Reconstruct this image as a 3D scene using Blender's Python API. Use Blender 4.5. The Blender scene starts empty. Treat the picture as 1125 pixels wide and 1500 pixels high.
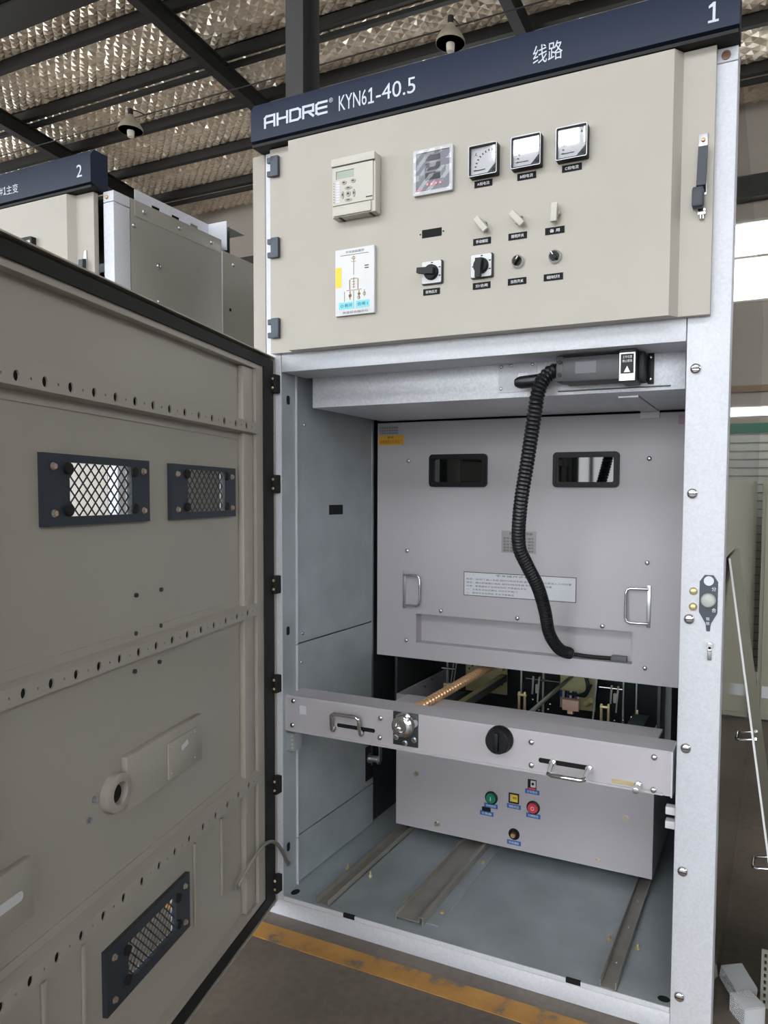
import bpy, bmesh, math, random
from mathutils import Matrix, Vector
random.seed(7)
PI = math.pi
scene = bpy.context.scene
C = scene.collection

# ------------------------------------------------------------------ camera
def make_camera():
    yaw, pitch, roll = math.radians(24.45395), math.radians(3.05328), math.radians(.474202)
    fw = Vector((-math.sin(yaw)*math.cos(pitch), math.cos(yaw)*math.cos(pitch), -math.sin(pitch)))
    rt = fw.cross(Vector((0, 0, 1))).normalized(); up = rt.cross(fw)
    c, s = math.cos(roll), math.sin(roll)
    r2 = rt*c + up*s; u2 = up*c - rt*s
    cd = bpy.data.cameras.new('camera'); co = bpy.data.objects.new('camera', cd); C.objects.link(co)
    m = Matrix((r2, u2, -fw)).transposed().to_4x4(); m.translation = Vector((1.51547, -1.83431, 1.35125))
    co.matrix_world = m
    cd.sensor_fit = 'HORIZONTAL'; cd.sensor_width = 36.0
    cd.lens = 36.0*1059.777/1125.0
    cd.shift_x = -96.33/1125.0; cd.shift_y = 32.634/1125.0
    cd.clip_start = .02; cd.clip_end = 300
    scene.camera = co
make_camera()

# ------------------------------------------------------------------ world, exposure
w = bpy.data.worlds.new('overcast_sky'); scene.world = w; w.use_nodes = True
bg = w.node_tree.nodes['Background']; bg.inputs[0].default_value = (.93, .97, 1.0, 1); bg.inputs[1].default_value = 7.0
vs = scene.view_settings
vs.view_transform = 'Standard'; vs.look = 'None'; vs.exposure = 0.10; vs.gamma = 1.0; vs.use_curve_mapping = False

# ------------------------------------------------------------------ materials
def lin(c):
    return tuple(((v/255.0)/12.92 if v <= 10 else (((v/255.0)+.055)/1.055)**2.4) for v in c) + (1.0,)
MATS = {}
def mat(name, rgb, rough=.5, metal=0.0, bump=0.0, bscale=400., var=0.0, vscale=6., spec=.5, alpha=None, trans=0.0, emit=None, ior=None, var2=None):
    if name in MATS: return MATS[name]
    m = bpy.data.materials.new(name); m.use_nodes = True; nt = m.node_tree; b = nt.nodes['Principled BSDF']
    col = lin(rgb); b.inputs['Base Color'].default_value = col
    b.inputs['Roughness'].default_value = rough; b.inputs['Metallic'].default_value = metal
    b.inputs['Specular IOR Level'].default_value = spec
    if ior: b.inputs['IOR'].default_value = ior
    if trans: b.inputs['Transmission Weight'].default_value = trans
    if emit:
        b.inputs['Emission Color'].default_value = lin(emit[0]); b.inputs['Emission Strength'].default_value = emit[1]
    tc = nt.nodes.new('ShaderNodeTexCoord')
    if bump:
        n = nt.nodes.new('ShaderNodeTexNoise'); n.inputs['Scale'].default_value = bscale; n.inputs['Detail'].default_value = 2
        nt.links.new(tc.outputs['Object'], n.inputs['Vector'])
        bp = nt.nodes.new('ShaderNodeBump'); bp.inputs['Strength'].default_value = bump; bp.inputs['Distance'].default_value = .002
        nt.links.new(n.outputs['Fac'], bp.inputs['Height']); nt.links.new(bp.outputs['Normal'], b.inputs['Normal'])
    if var:
        n = nt.nodes.new('ShaderNodeTexNoise'); n.inputs['Scale'].default_value = vscale; n.inputs['Detail'].default_value = 5
        nt.links.new(tc.outputs['Object'], n.inputs['Vector'])
        r = nt.nodes.new('ShaderNodeValToRGB')
        r.color_ramp.elements[0].position = .3; r.color_ramp.elements[1].position = .7
        r.color_ramp.elements[0].color = tuple(max(0, v*(1-var)) for v in col[:3]) + (1,)
        r.color_ramp.elements[1].color = (lin(var2) if var2 else tuple(min(1, v*(1+var)) for v in col[:3]) + (1,))
        nt.links.new(n.outputs['Fac'], r.inputs['Fac']); nt.links.new(r.outputs['Color'], b.inputs['Base Color'])
    MATS[name] = m
    return m
cream = mat('cream_textured_paint', (167, 161, 151), .38, 0, .10, 900, .03, 3)
galv = mat('bright_galvanised_steel', (204, 206, 213), .55, .1, .25, 350, .06, 160)
galvd = mat('dull_zinc_sheet', (158, 166, 170), .36, .2, .05, 300, .10, 9)
galvf = mat('zinc_floor_sheet', (160, 168, 172), .34, .25, .05, 300, .16, 5)
zincbeam = mat('grained_zinc_sheet', (220, 222, 229), .42, .15, .35, 300, .10, 140)
navy = mat('navy_paint', (36, 44, 62), .5, 0, .04, 500, spec=.25)
letter = mat('silver_lettering', (196, 203, 214), .5)
grey = mat('grey_truck_paint', (180, 176, 181), .42, 0, .05, 900, .02, 3)
black = mat('black_plastic', (20, 21, 23), .45, spec=.3)
blackm = mat('matt_black_rubber', (16, 17, 17), .7)
slate = mat('slate_plastic', (58, 66, 78), .4)
slate2 = mat('dark_slate_frame', (44, 52, 60), .45)
chrome = mat('chrome', (215, 215, 218), .12, 1.0)
steel = mat('brushed_steel', (190, 192, 196), .3, .9)
steeldk = mat('dark_oiled_steel', (62, 68, 70), .42, .5)
brass = mat('yellow_zinc', (214, 198, 150), .3, .6, 0, 1, .12, 20)
brassd = mat('pale_zinc_plate', (190, 186, 140), .35, .4, 0, 1, .10, 12)
mat('pale_copper_bolt', (206, 184, 160), .3, .7)
copper = mat('greased_bronze_screw', (212, 172, 130), .28, .6)
white = mat('white_plastic', (206, 207, 208), .4)
offw = mat('ivory_plastic', (188, 184, 174), .42)
offwd = mat('ivory_plastic_button', (160, 156, 148), .5)
lcd = mat('lcd_green', (150, 160, 145), .3)
glass = mat('tinted_glass', (8, 14, 14), .03, 0, ior=1.62)
blackhole = mat('hole_dark', (8, 8, 8), .9)
ink = mat('printed_black', (40, 40, 44), .6)
inkw = mat('printed_white', (232, 232, 232), .6)
blue = mat('blue_label', (52, 104, 172), .5)
cyan = mat('cyan_label', (120, 205, 220), .5)
yellow = mat('yellow_label', (232, 200, 60), .5)
orange = mat('orange_label', (222, 170, 50), .5)
red = mat('red_plastic', (214, 70, 84), .35)
green = mat('green_plastic', (20, 132, 96), .35)
pink = mat('pink_terminal', (226, 186, 170), .5)
paper = mat('white_paper_label', (208, 209, 215), .5)
silverp = mat('silver_label_plate', (158, 154, 156), .35, .3)
brown = mat('diagram_ink', (150, 120, 70), .6)
film = mat('clear_film_over_meter', (150, 152, 160), .12, .3)
hosem = mat('corrugated_black_hose', (20, 22, 25), .32)
sideglossy = mat('film_wrapped_side_sheet', (150, 148, 142), .08, .85, .12, 9)
greyside = mat('grey_side_sheet', (162, 159, 152), .4, .35, .03, 300, .04, 3)
olive = mat('beige_cabinet_paint', (168, 164, 148), .4)
greenp = mat('green_rail_paint', (30, 92, 70), .5)
def clear_plastic():
    m = bpy.data.materials.new('frosted_clear_plastic'); m.use_nodes = True; nt = m.node_tree; b_ = nt.nodes['Principled BSDF']
    b_.inputs['Base Color'].default_value = lin((240, 242, 246)); b_.inputs['Roughness'].default_value = .2
    t = nt.nodes.new('ShaderNodeBsdfTransparent'); x = nt.nodes.new('ShaderNodeMixShader'); x.inputs[0].default_value = .30
    nt.links.new(t.outputs[0], x.inputs[1]); nt.links.new(b_.outputs[0], x.inputs[2]); nt.links.new(x.outputs[0], nt.nodes['Material Output'].inputs[0])
    return m
clearp = clear_plastic()
woven = mat('braided_wire', (150, 146, 136), .4, .6, .5, 900)
steelbeam = mat('shaded_dark_steel', (26, 25, 23), .6)  # very dark base colour puts the purlins' backlit shade into the steel
colm = mat('grey_primer_steel', (74, 74, 74), .55)
lampm = mat('enamel_lamp_shade', (168, 158, 140), .4)

# ------------------------------------------------------------------ mesh builder
class MB:
    def __init__(self): self.bm = bmesh.new(); self.mats = []
    def mi(self, m):
        if m is None: return 0
        if m not in self.mats: self.mats.append(m)
        return self.mats.index(m)
    def _tag(self, faces, m):
        k = self.mi(m)
        for f in faces: f.material_index = k
    def box(self, x0, x1, y0, y1, z0, z1, m=None, bev=0.0, mtx=None):
        r = bmesh.ops.create_cube(self.bm, size=1.0)
        vs_ = r['verts']
        T = Matrix.Translation(((x0+x1)/2, (y0+y1)/2, (z0+z1)/2)) @ Matrix.Diagonal((abs(x1-x0), abs(y1-y0), abs(z1-z0), 1))
        if mtx is not None: T = mtx @ T
        bmesh.ops.transform(self.bm, matrix=T, verts=vs_)
        faces = list({f for v in vs_ for f in v.link_faces})
        self._tag(faces, m)
        if bev:
            es = list({e for v in vs_ for e in v.link_edges})
            rr = bmesh.ops.bevel(self.bm, geom=es, offset=bev, segments=2, profile=.5, affect='EDGES')
            self._tag(rr['faces'], m)
        return self
    def cyl(self, p, axis, r, h, m=None, seg=20, r2=None, bev=0.0):
        """cylinder from p along axis (vector) length h"""
        a = Vector(axis).normalized()
        rot = Vector((0, 0, 1)).rotation_difference(a).to_matrix().to_4x4()
        T = Matrix.Translation(Vector(p) + a*h/2) @ rot
        rr = bmesh.ops.create_cone(self.bm, cap_ends=True, segments=seg, radius1=r, radius2=(r if r2 is None else r2), depth=h, matrix=T)
        faces = list({f for v in rr['verts'] for f in v.link_faces}); self._tag(faces, m)
        if bev:
            es = [e for e in {e for v in rr['verts'] for e in v.link_edges} if any(len(f.verts) > 4 for f in e.link_faces)]
            b = bmesh.ops.bevel(self.bm, geom=es, offset=bev, segments=2, profile=.5, affect='EDGES'); self._tag(b['faces'], m)
        return self
    def prism(self, pts, vec, m=None):
        """polygon pts (3d) extruded by vec"""
        v = Vector(vec)
        a = [self.bm.verts.new(p) for p in pts]; b = [self.bm.verts.new(Vector(p)+v) for p in pts]
        n = len(pts); fs = [self.bm.faces.new(a), self.bm.faces.new(b[::-1])]
        for i in range(n): fs.append(self.bm.faces.new((a[i], b[i], b[(i+1) % n], a[(i+1) % n])))
        self._tag(fs, m); return self
    def xz(self, pts, y0, y1, m=None):
        return self.prism([(x, y0, z) for x, z in pts], (0, y1-y0, 0), m)
    def tube(self, path, r, m=None, seg=12, radii=None, closed=False):
        P = [Vector(p) for p in path]; n = len(P); rings = []
        up = None
        for i in range(n):
            t = (P[min(i+1, n-1)] - P[max(i-1, 0)]).normalized()
            if up is None:
                up = Vector((0, 0, 1)) if abs(t.z) < .9 else Vector((1, 0, 0))
            s = t.cross(up).normalized(); u = s.cross(t).normalized(); up = u
            rad = radii[i] if radii else r
            rings.append([self.bm.verts.new(P[i] + (s*math.cos(2*PI*k/seg) + u*math.sin(2*PI*k/seg))*rad) for k in range(seg)])
        fs = []
        for i in range(n-1):
            for k in range(seg):
                fs.append(self.bm.faces.new((rings[i][k], rings[i][(k+1) % seg], rings[i+1][(k+1) % seg], rings[i+1][k])))
        fs.append(self.bm.faces.new(rings[0][::-1])); fs.append(self.bm.faces.new(rings[-1]))
        self._tag(fs, m); return self
    def lathe(self, p, axis, prof, m=None, seg=24):
        """prof: (radius, height) along axis from p"""
        a = Vector(axis).normalized(); rot = Vector((0, 0, 1)).rotation_difference(a).to_matrix()
        rings = []
        for r, h in prof:
            rings.append([self.bm.verts.new(Vector(p) + rot @ Vector((r*math.cos(2*PI*k/seg), r*math.sin(2*PI*k/seg), h))) for k in range(seg)])
        fs = []
        for i in range(len(prof)-1):
            for k in range(seg):
                fs.append(self.bm.faces.new((rings[i][k], rings[i][(k+1) % seg], rings[i+1][(k+1) % seg], rings[i+1][k])))
        if prof[0][0] > 1e-6: fs.append(self.bm.faces.new(rings[0][::-1]))
        if prof[-1][0] > 1e-6: fs.append(self.bm.faces.new(rings[-1]))
        self._tag(fs, m); return self
    def build(self, name, material=None, parent=None, world=None, smooth=True):
        bmesh.ops.remove_doubles(self.bm, verts=self.bm.verts, dist=1e-6)
        bmesh.ops.recalc_face_normals(self.bm, faces=self.bm.faces)
        me = bpy.data.meshes.new(name)
        if self.mats and material is not None and self.mats[0] is not material and any(f.material_index == 0 for f in self.bm.faces) and False: pass
        for f in self.bm.faces: f.smooth = smooth
        self.bm.to_mesh(me); self.bm.free()
        if self.mats:
            for m in self.mats: me.materials.append(m)
        if material is not None and not self.mats: me.materials.append(material)
        if smooth: me.set_sharp_from_angle(angle=math.radians(38))
        return link(name, me, parent, world)

WM = {}   # world matrices of the objects made here
def link(name, me, parent=None, world=None, center=True):
    """mesh coordinates are given in the parent's working space (world unless `world` is set)"""
    o = bpy.data.objects.new(name, me); C.objects.link(o)
    base = world if world is not None else Matrix.Identity(4)
    if center and me is not None and len(me.vertices):
        lo = [min(v.co[i] for v in me.vertices) for i in range(3)]; hi = [max(v.co[i] for v in me.vertices) for i in range(3)]
        c = Vector(((lo[0]+hi[0])/2, (lo[1]+hi[1])/2, lo[2]))
        me.transform(Matrix.Translation(-c)); base = base @ Matrix.Translation(c)
    WM[o.name] = base.copy()
    if parent is not None:
        o.parent = parent; o.matrix_parent_inverse = Matrix.Identity(4)
        o.matrix_basis = WM[parent.name].inverted() @ base
    else:
        o.matrix_basis = base
    return o
def thing(name, loc, label, cat, group=None, rotz=0.0, kind=None):
    o = bpy.data.objects.new(name, None); C.objects.link(o)
    o.empty_display_size = .1
    M_ = Matrix.Translation(loc) @ Matrix.Rotation(rotz, 4, 'Z'); o.matrix_basis = M_; WM[o.name] = M_.copy()
    tag(o, label, cat, group, kind)
    return o
def part_empty(name, loc, parent):
    o = bpy.data.objects.new(name, None); C.objects.link(o); o.empty_display_size = .1
    M_ = Matrix.Translation(loc); WM[o.name] = M_.copy(); o.parent = parent; o.matrix_basis = WM[parent.name].inverted() @ M_
    return o
def tag(o, label=None, cat=None, group=None, kind=None):
    if label: o['label'] = label
    if cat: o['category'] = cat
    if group: o['group'] = group
    if kind: o['kind'] = kind
    return o
def struct(o): o['kind'] = 'structure'; return o

def text(name, s, x0, x1, z0, z1, y, m, parent, depth=.0008, world=None, flip=False):
    """flat lettering fitted to a rectangle on the plane y, facing -y (or +y in local space when flip)"""
    cu = bpy.data.curves.new(name, 'FONT'); cu.body = s; cu.size = 1.0; cu.resolution_u = 3; cu.extrude = 0.0
    ob = bpy.data.objects.new(name, cu); C.objects.link(ob)
    dg = bpy.context.evaluated_depsgraph_get()
    me = bpy.data.meshes.new_from_object(ob.evaluated_get(dg)); bpy.data.objects.remove(ob); bpy.data.curves.remove(cu)
    if not len(me.vertices): return None
    xs = [v.co.x for v in me.vertices]; ys = [v.co.y for v in me.vertices]
    ax, bx_, ay, by = min(xs), max(xs), min(ys), max(ys)
    for v in me.vertices:
        u = (v.co.x-ax)/max(bx_-ax, 1e-6); t = (v.co.y-ay)/max(by-ay, 1e-6)
        if flip: u = 1-u
        v.co = Vector((x0+u*(x1-x0), y, z0+t*(z1-z0)))
    me.materials.clear(); me.materials.append(m); me.name = name
    return link(name, me, parent, world)

# shared small meshes -------------------------------------------------
def bolt(p, axis, r, parent, m=None, kind='dome', name='bolt', world=None):
    b = MB(); a = Vector(axis)
    if kind == 'dome':
        b.lathe(p, axis, [(r, 0), (r, r*.25), (r*.85, r*.55), (r*.5, r*.75), (0, r*.8)], m or chrome, 14)
    elif kind == 'hex':
        b.cyl(p, axis, r*1.3, r*.25, steel, 16); b.cyl(Vector(p)+a*r*.25, axis, r, r*.8, m or chrome, 6)
    elif kind == 'slot':
        b.lathe(p, axis, [(r*1.05, 0), (r*1.05, r*.2), (r*.9, r*.45), (r*.6, r*.6), (0, r*.62)], m or chrome, 18)
        b.box(p[0]-r*.85, p[0]+r*.85, p[1]-r*.70, p[1]-r*.1, p[2]-r*.12, p[2]+r*.12, steeldk)
    return b.build(name, None, parent, world)
def arc(c, r, a0, a1, n, f):
    return [f(c[0]+r*math.cos(a0+(a1-a0)*i/n), c[1]+r*math.sin(a0+(a1-a0)*i/n)) for i in range(n+1)]
def rrect(x0, x1, z0, z1, r, n=5):
    out = []
    for cx, cz, a in ((x1-r, z1-r, 0), (x0+r, z1-r, PI/2), (x0+r, z0+r, PI), (x1-r, z0+r, 1.5*PI)):
        out += [(cx+r*math.cos(a+PI/2*i/n), cz+r*math.sin(a+PI/2*i/n)) for i in range(n+1)]
    return out
def ring_xz(b, outer, inner, y0, y1, m):
    """picture-frame between two outlines with equally many points"""
    n = len(outer); vs_ = []
    for y in (y0, y1):
        vs_.append([b.bm.verts.new((x, y, z)) for x, z in outer]); vs_.append([b.bm.verts.new((x, y, z)) for x, z in inner])
    fs = []
    for i in range(n):
        j = (i+1) % n
        fs += [b.bm.faces.new((vs_[0][i], vs_[0][j], vs_[1][j], vs_[1][i])), b.bm.faces.new((vs_[2][j], vs_[2][i], vs_[3][i], vs_[3][j])),
               b.bm.faces.new((vs_[0][j], vs_[0][i], vs_[2][i], vs_[2][j])), b.bm.faces.new((vs_[1][i], vs_[1][j], vs_[3][j], vs_[3][i]))]
    b._tag(fs, m)
def plate_holes(b, x0, x1, z0, z1, y0, y1, holes, m):
    """rectangular plate in xz with rectangular holes, thickness y0..y1, no coplanar overlaps"""
    xs = sorted({x0, x1} | {h[0] for h in holes} | {h[1] for h in holes}); zs = sorted({z0, z1} | {h[2] for h in holes} | {h[3] for h in holes})
    solid = {}
    for i in range(len(xs)-1):
        for j in range(len(zs)-1):
            cx, cz = (xs[i]+xs[i+1])/2, (zs[j]+zs[j+1])/2
            solid[i, j] = not any(h[0] < cx < h[1] and h[2] < cz < h[3] for h in holes)
    V = {}
    def v(x, y, z):
        k = (round(x, 5), round(y, 5), round(z, 5))
        if k not in V: V[k] = b.bm.verts.new((x, y, z))
        return V[k]
    fs = []
    for (i, j), s in solid.items():
        if not s: continue
        a, c, d, e = xs[i], xs[i+1], zs[j], zs[j+1]
        fs.append(b.bm.faces.new((v(a, y0, d), v(c, y0, d), v(c, y0, e), v(a, y0, e))))
        fs.append(b.bm.faces.new((v(a, y1, e), v(c, y1, e), v(c, y1, d), v(a, y1, d))))
        if not solid.get((i-1, j)): fs.append(b.bm.faces.new((v(a, y0, d), v(a, y0, e), v(a, y1, e), v(a, y1, d))))
        if not solid.get((i+1, j)): fs.append(b.bm.faces.new((v(c, y0, e), v(c, y0, d), v(c, y1, d), v(c, y1, e))))
        if not solid.get((i, j-1)): fs.append(b.bm.faces.new((v(c, y0, d), v(a, y0, d), v(a, y1, d), v(c, y1, d))))
        if not solid.get((i, j+1)): fs.append(b.bm.faces.new((v(a, y0, e), v(c, y0, e), v(c, y1, e), v(a, y1, e))))
    b._tag(fs, m)
F_ = (0, -1, 0)
# ================================================================== the hall
def concrete():
    m = bpy.data.materials.new('stained_concrete'); m.use_nodes = True; nt = m.node_tree; b = nt.nodes['Principled BSDF']
    tc = nt.nodes.new('ShaderNodeTexCoord')
    n1 = nt.nodes.new('ShaderNodeTexNoise'); n1.inputs['Scale'].default_value = 2.2; n1.inputs['Detail'].default_value = 8
    n2 = nt.nodes.new('ShaderNodeTexNoise'); n2.inputs['Scale'].default_value = 45; n2.inputs['Detail'].default_value = 4
    nt.links.new(tc.outputs['Object'], n1.inputs['Vector']); nt.links.new(tc.outputs['Object'], n2.inputs['Vector'])
    mx = nt.nodes.new('ShaderNodeMath'); mx.operation = 'MULTIPLY_ADD'; mx.inputs[1].default_value = .35
    nt.links.new(n2.outputs['Fac'], mx.inputs[0]); nt.links.new(n1.outputs['Fac'], mx.inputs[2])
    r = nt.nodes.new('ShaderNodeValToRGB'); r.color_ramp.elements[0].position = .42; r.color_ramp.elements[1].position = .85
    r.color_ramp.elements[0].color = lin((78, 69, 62)); r.color_ramp.elements[1].color = lin((122, 111, 101))
    nt.links.new(mx.outputs[0], r.inputs['Fac']); nt.links.new(r.outputs['Color'], b.inputs['Base Color'])
    b.inputs['Roughness'].default_value = .45
    return m
def worn_yellow():
    m = bpy.data.materials.new('worn_yellow_paint'); m.use_nodes = True; nt = m.node_tree; b = nt.nodes['Principled BSDF']
    tc = nt.nodes.new('ShaderNodeTexCoord')
    n1 = nt.nodes.new('ShaderNodeTexNoise'); n1.inputs['Scale'].default_value = 9; n1.inputs['Detail'].default_value = 7; n1.inputs['Roughness'].default_value = .6
    nt.links.new(tc.outputs['Object'], n1.inputs['Vector'])
    r = nt.nodes.new('ShaderNodeValToRGB'); e = r.color_ramp.elements
    e[0].position = .37; e[0].color = lin((116, 104, 92)); e[1].position = .45; e[1].color = lin((174, 126, 62))
    k = e.new(.7); k.color = lin((196, 146, 72))
    nt.links.new(n1.outputs['Fac'], r.inputs['Fac']); nt.links.new(r.outputs['Color'], b.inputs['Base Color'])
    b.inputs['Roughness'].default_value = .5
    return m
def foil():
    m = bpy.data.materials.new('quilted_foil'); m.use_nodes = True; nt = m.node_tree; b = nt.nodes['Principled BSDF']
    b.inputs['Base Color'].default_value = lin((240, 229, 210)); b.inputs['Metallic'].default_value = .4; b.inputs['Roughness'].default_value = .27
    tc = nt.nodes.new('ShaderNodeTexCoord'); n = nt.nodes.new('ShaderNodeTexNoise'); n.inputs['Scale'].default_value = 5; n.inputs['Detail'].default_value = 5
    nt.links.new(tc.outputs['Object'], n.inputs['Vector'])
    bp = nt.nodes.new('ShaderNodeBump'); bp.inputs['Strength'].default_value = .35; bp.inputs['Distance'].default_value = .05
    nt.links.new(n.outputs['Fac'], bp.inputs['Height']); nt.links.new(bp.outputs['Normal'], b.inputs['Normal'])
    return m
def pane_material():
    m = bpy.data.materials.new('window_pane'); m.use_nodes = True; nt = m.node_tree; nt.nodes.clear()
    o = nt.nodes.new('ShaderNodeOutputMaterial'); t = nt.nodes.new('ShaderNodeBsdfTransparent'); g = nt.nodes.new('ShaderNodeBsdfGlossy')
    g.inputs['Roughness'].default_value = .02; x = nt.nodes.new('ShaderNodeMixShader'); x.inputs[0].default_value = .08
    nt.links.new(t.outputs[0], x.inputs[1]); nt.links.new(g.outputs[0], x.inputs[2]); nt.links.new(x.outputs[0], o.inputs[0])
    return m
paneM = pane_material()
wallm = mat('beige_plaster', (150, 141, 132), .7, 0, .05, 40, .05, .6)
RZ = lambda y: 12.0 - .1*y
YB, YF, XL, XR = 16.8, -12.0, -26.0, 14.0

struct(MB().box(XL-20, XR+20, YF-50, YB+.3, -.2, 0, None).build('floor', concrete()))
b = MB(); b.box(-6, 2.6, -.125, -.055, 0, .0015)
struct(b.build('trim_1', worn_yellow()))

# back wall with a tall window band and a row of small panes
def wall_y(name, y0, y1, holes, ztop):
    b = MB(); plate_holes(b, XL, XR, 0, ztop+.41, y0, y1, holes, wallm); return struct(b.build(name, None))
WIN = [(-9.2, -4.2), (-2.4, 2.6), (4.0, 9.0)]
SMALL = [(-1.6+.42*i, -1.6+.42*i+.3) for i in range(12)]
holes = [(a, c, 5.95, 7.85) for a, c in WIN] + [(a, c, 3.3, 3.52) for a, c in SMALL]
wb = wall_y('wall_back', YB, YB+.25, holes, RZ(YB))
for i, (a, c) in enumerate(WIN):
    b = MB()
    ring_xz(b, [(a, 5.95), (c, 5.95), (c, 7.85), (a, 7.85)], [(a+.06, 6.01), (c-.06, 6.01), (c-.06, 7.79), (a+.06, 7.79)], YB-.03, YB+.1, olive)
    b.box(a+.06, c-.06, YB, YB+.06, 6.98, 7.04, olive)
    for k in (1, 2, 3): b.box(a+(c-a)*k/4-.03, a+(c-a)*k/4+.03, YB, YB+.06, 6.01, 7.79, olive)
    wo = struct(b.build('window_%d' % (i+1), None))
    MB().box(a+.06, c-.06, YB+.02, YB+.026, 6.01, 7.79).build('pane', paneM, wo)
for i, (a, c) in enumerate(SMALL):
    MB().box(a, c, YB+.1, YB+.106, 3.3, 3.52).build('pane', paneM, wb)
MB().box(XL, XR, YB-.35, YB-.02, 8.25, 8.75).build('girt_beam', steelbeam, wb)
MB().box(XL, XR, YB-.12, YB-.01, 3.85, 4.0).build('girt', mat('brown_girt', (120, 100, 78), .6), wb)
# front wall: low windows, enlarged for more light, and a high window band, open to the sky
bays = [(-24, -18.2), (-17, -11.2), (-10.2, -5.0), (-3.95, 1.6), (2.6, 8.2)]
fh = [(a, c, 8.0, 12.6) for a, c in bays] + [(a, c, .9, 5.2) for a, c in bays]
wf = wall_y('wall_front', YF-.25, YF, fh, RZ(YF))
for a, c in bays:
    b = MB()
    for z0, z1 in ((8.0, 12.6), (.9, 5.2)):
        for k in (1, 2): b.box(a+(c-a)*k/3-.04, a+(c-a)*k/3+.04, YF-.14, YF-.08, z0, z1)
        b.box(a, c, YF-.14, YF-.08, (z0+z1)/2-.04, (z0+z1)/2+.04)
    b.build('window_bars', steelbeam, wf)
b = MB()
lh = [(-10, -4, 3.5, 10.4), (-3, 4.5, 3.5, 10.4), (5.5, 14.5, 3.5, 10.2)]  # unseen openings, enlarged to throw grazing light onto the roof foil
plate_holes(b, YF, YB, 0, 14, XL-.25, XL, lh, wallm)
bmesh.ops.transform(b.bm, matrix=Matrix(((0, 1, 0, 0), (1, 0, 0, 0), (0, 0, 1, 0), (0, 0, 0, 1))), verts=b.bm.verts)
struct(b.build('wall_left', None))
b = MB()
plate_holes(b, YF, YB, 0, 14, XR, XR+.25, [(-10.5, -6.2, 5.0, 8.9), (-5.5, -1.2, 5.0, 8.9)], wallm)  # two unseen openings added to brighten the open door's inner face
bmesh.ops.transform(b.bm, matrix=Matrix(((0, 1, 0, 0), (1, 0, 0, 0), (0, 0, 1, 0), (0, 0, 0, 1))), verts=b.bm.verts)
struct(b.build('wall_right', None))

# roof: quilted foil over purlins over rafters
ceil = thing('ceiling', (-6, 2, 10.5), None, None); struct(ceil)
def sheet(x0, x1, y0, y1, a):
    """stitched diamonds: corners held up by the stitching, centres sagging and creased"""
    rnd = random.Random(11); nx, ny = int((x1-x0)/a), int((y1-y0)/(a*.8)); vs_ = []; fs = []; idx = {}
    dx, dy = (x1-x0)/nx, (y1-y0)/ny
    for j in range(ny+1):
        for i in range(nx+1):
            x, y = x0+dx*i, y0+dy*j
            ph = ((y-9.5)/1.47) % 1.0
            sag = (.055 if (i+j) % 2 else 0.0)+rnd.uniform(-.022, .022)
            jx = 0 if i in (0, nx) else rnd.uniform(-.18, .18)*dx
            jy = 0 if j in (0, ny) else rnd.uniform(-.18, .18)*dy
            idx[i, j] = len(vs_); vs_.append((x+jx, y+jy, RZ(y)+.235-sag*.8-.06*math.sin(PI*ph)))
    for j in range(ny):
        for i in range(nx):
            p, q_, r_, t_ = idx[i, j], idx[i+1, j], idx[i+1, j+1], idx[i, j+1]
            fs += [(p, r_, q_), (p, t_, r_)] if (i+j) % 2 == 0 else [(p, t_, q_), (q_, t_, r_)]
    me = bpy.data.meshes.new('insulation'); me.from_pydata(vs_, [], fs)
    return me
FO = foil()
for (x0, x1, y0, y1, st) in ((-24, 6, 5.5, 16.8, .135), (-26, 14, -12.2, 5.5, .25), (6, 14, 5.5, 16.8, .25), (-26, -24, 5.5, 16.8, .25)):
    me = sheet(x0, x1, y0, y1, st); me.materials.append(FO); link('insulation', me, ceil)
MB().box(XL, XR, YF-.3, YB+.3, 0, .05, None, 0, Matrix(((1, 0, 0, 0), (0, 1, 0, 0), (0, -.1, 1, 12.42), (0, 0, 0, 1)))).build('roof_deck', steelbeam, ceil)
for k in range(-14, 5):
    y = 9.5+1.47*k; z = RZ(y)
    b = MB(); b.box(XL, XR, y-.010, y+.010, z-.02, z+.20); b.box(XL, XR, y-.010, y+.12, z-.04, z-.015); b.box(XL, XR, y-.010, y+.12, z+.175, z+.20)
    b.build('purlin', steelbeam, ceil)
    if k % 3 == 1:
        MB().box(XL, XR, y+.19, y+.30, z-.12, z-.03).build('tie_beam', steelbeam, ceil)
SH = Matrix(((1, 0, 0, 0), (0, 1, 0, 0), (0, -.1, 1, 12.0), (0, 0, 0, 1)))
for x in (-23.2, -16.55, -9.95, -3.35, 3.25, 9.85):
    b = MB()
    b.box(x-.11, x+.11, YF, YB, -.44, -.42, None, 0, SH); b.box(x-.010, x+.010, YF, YB, -.42, -.07, None, 0, SH); b.box(x-.11, x+.11, YF, YB, -.07, -.045, None, 0, SH)
    b.build('rafter', steelbeam, ceil)
MB().box(XL, XR, 8.12, 8.79, 11.085, 11.13).build('girder', steelbeam, ceil); MB().box(XL, XR, 8.40, 8.46, 11.13, 11.24).build('girder', steelbeam, ceil)
# steel column
b = MB(); X, Y = -5.39, 7.5; H_ = RZ(7.9)-.06
b.box(X-.16, X+.16, Y, Y+.016, 0, H_); b.box(X-.16, X+.16, Y+.415, Y+.431, 0, H_); b.box(X-.008, X+.008, Y+.016, Y+.415, 0, H_)
struct(b.build('column', colm))

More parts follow.
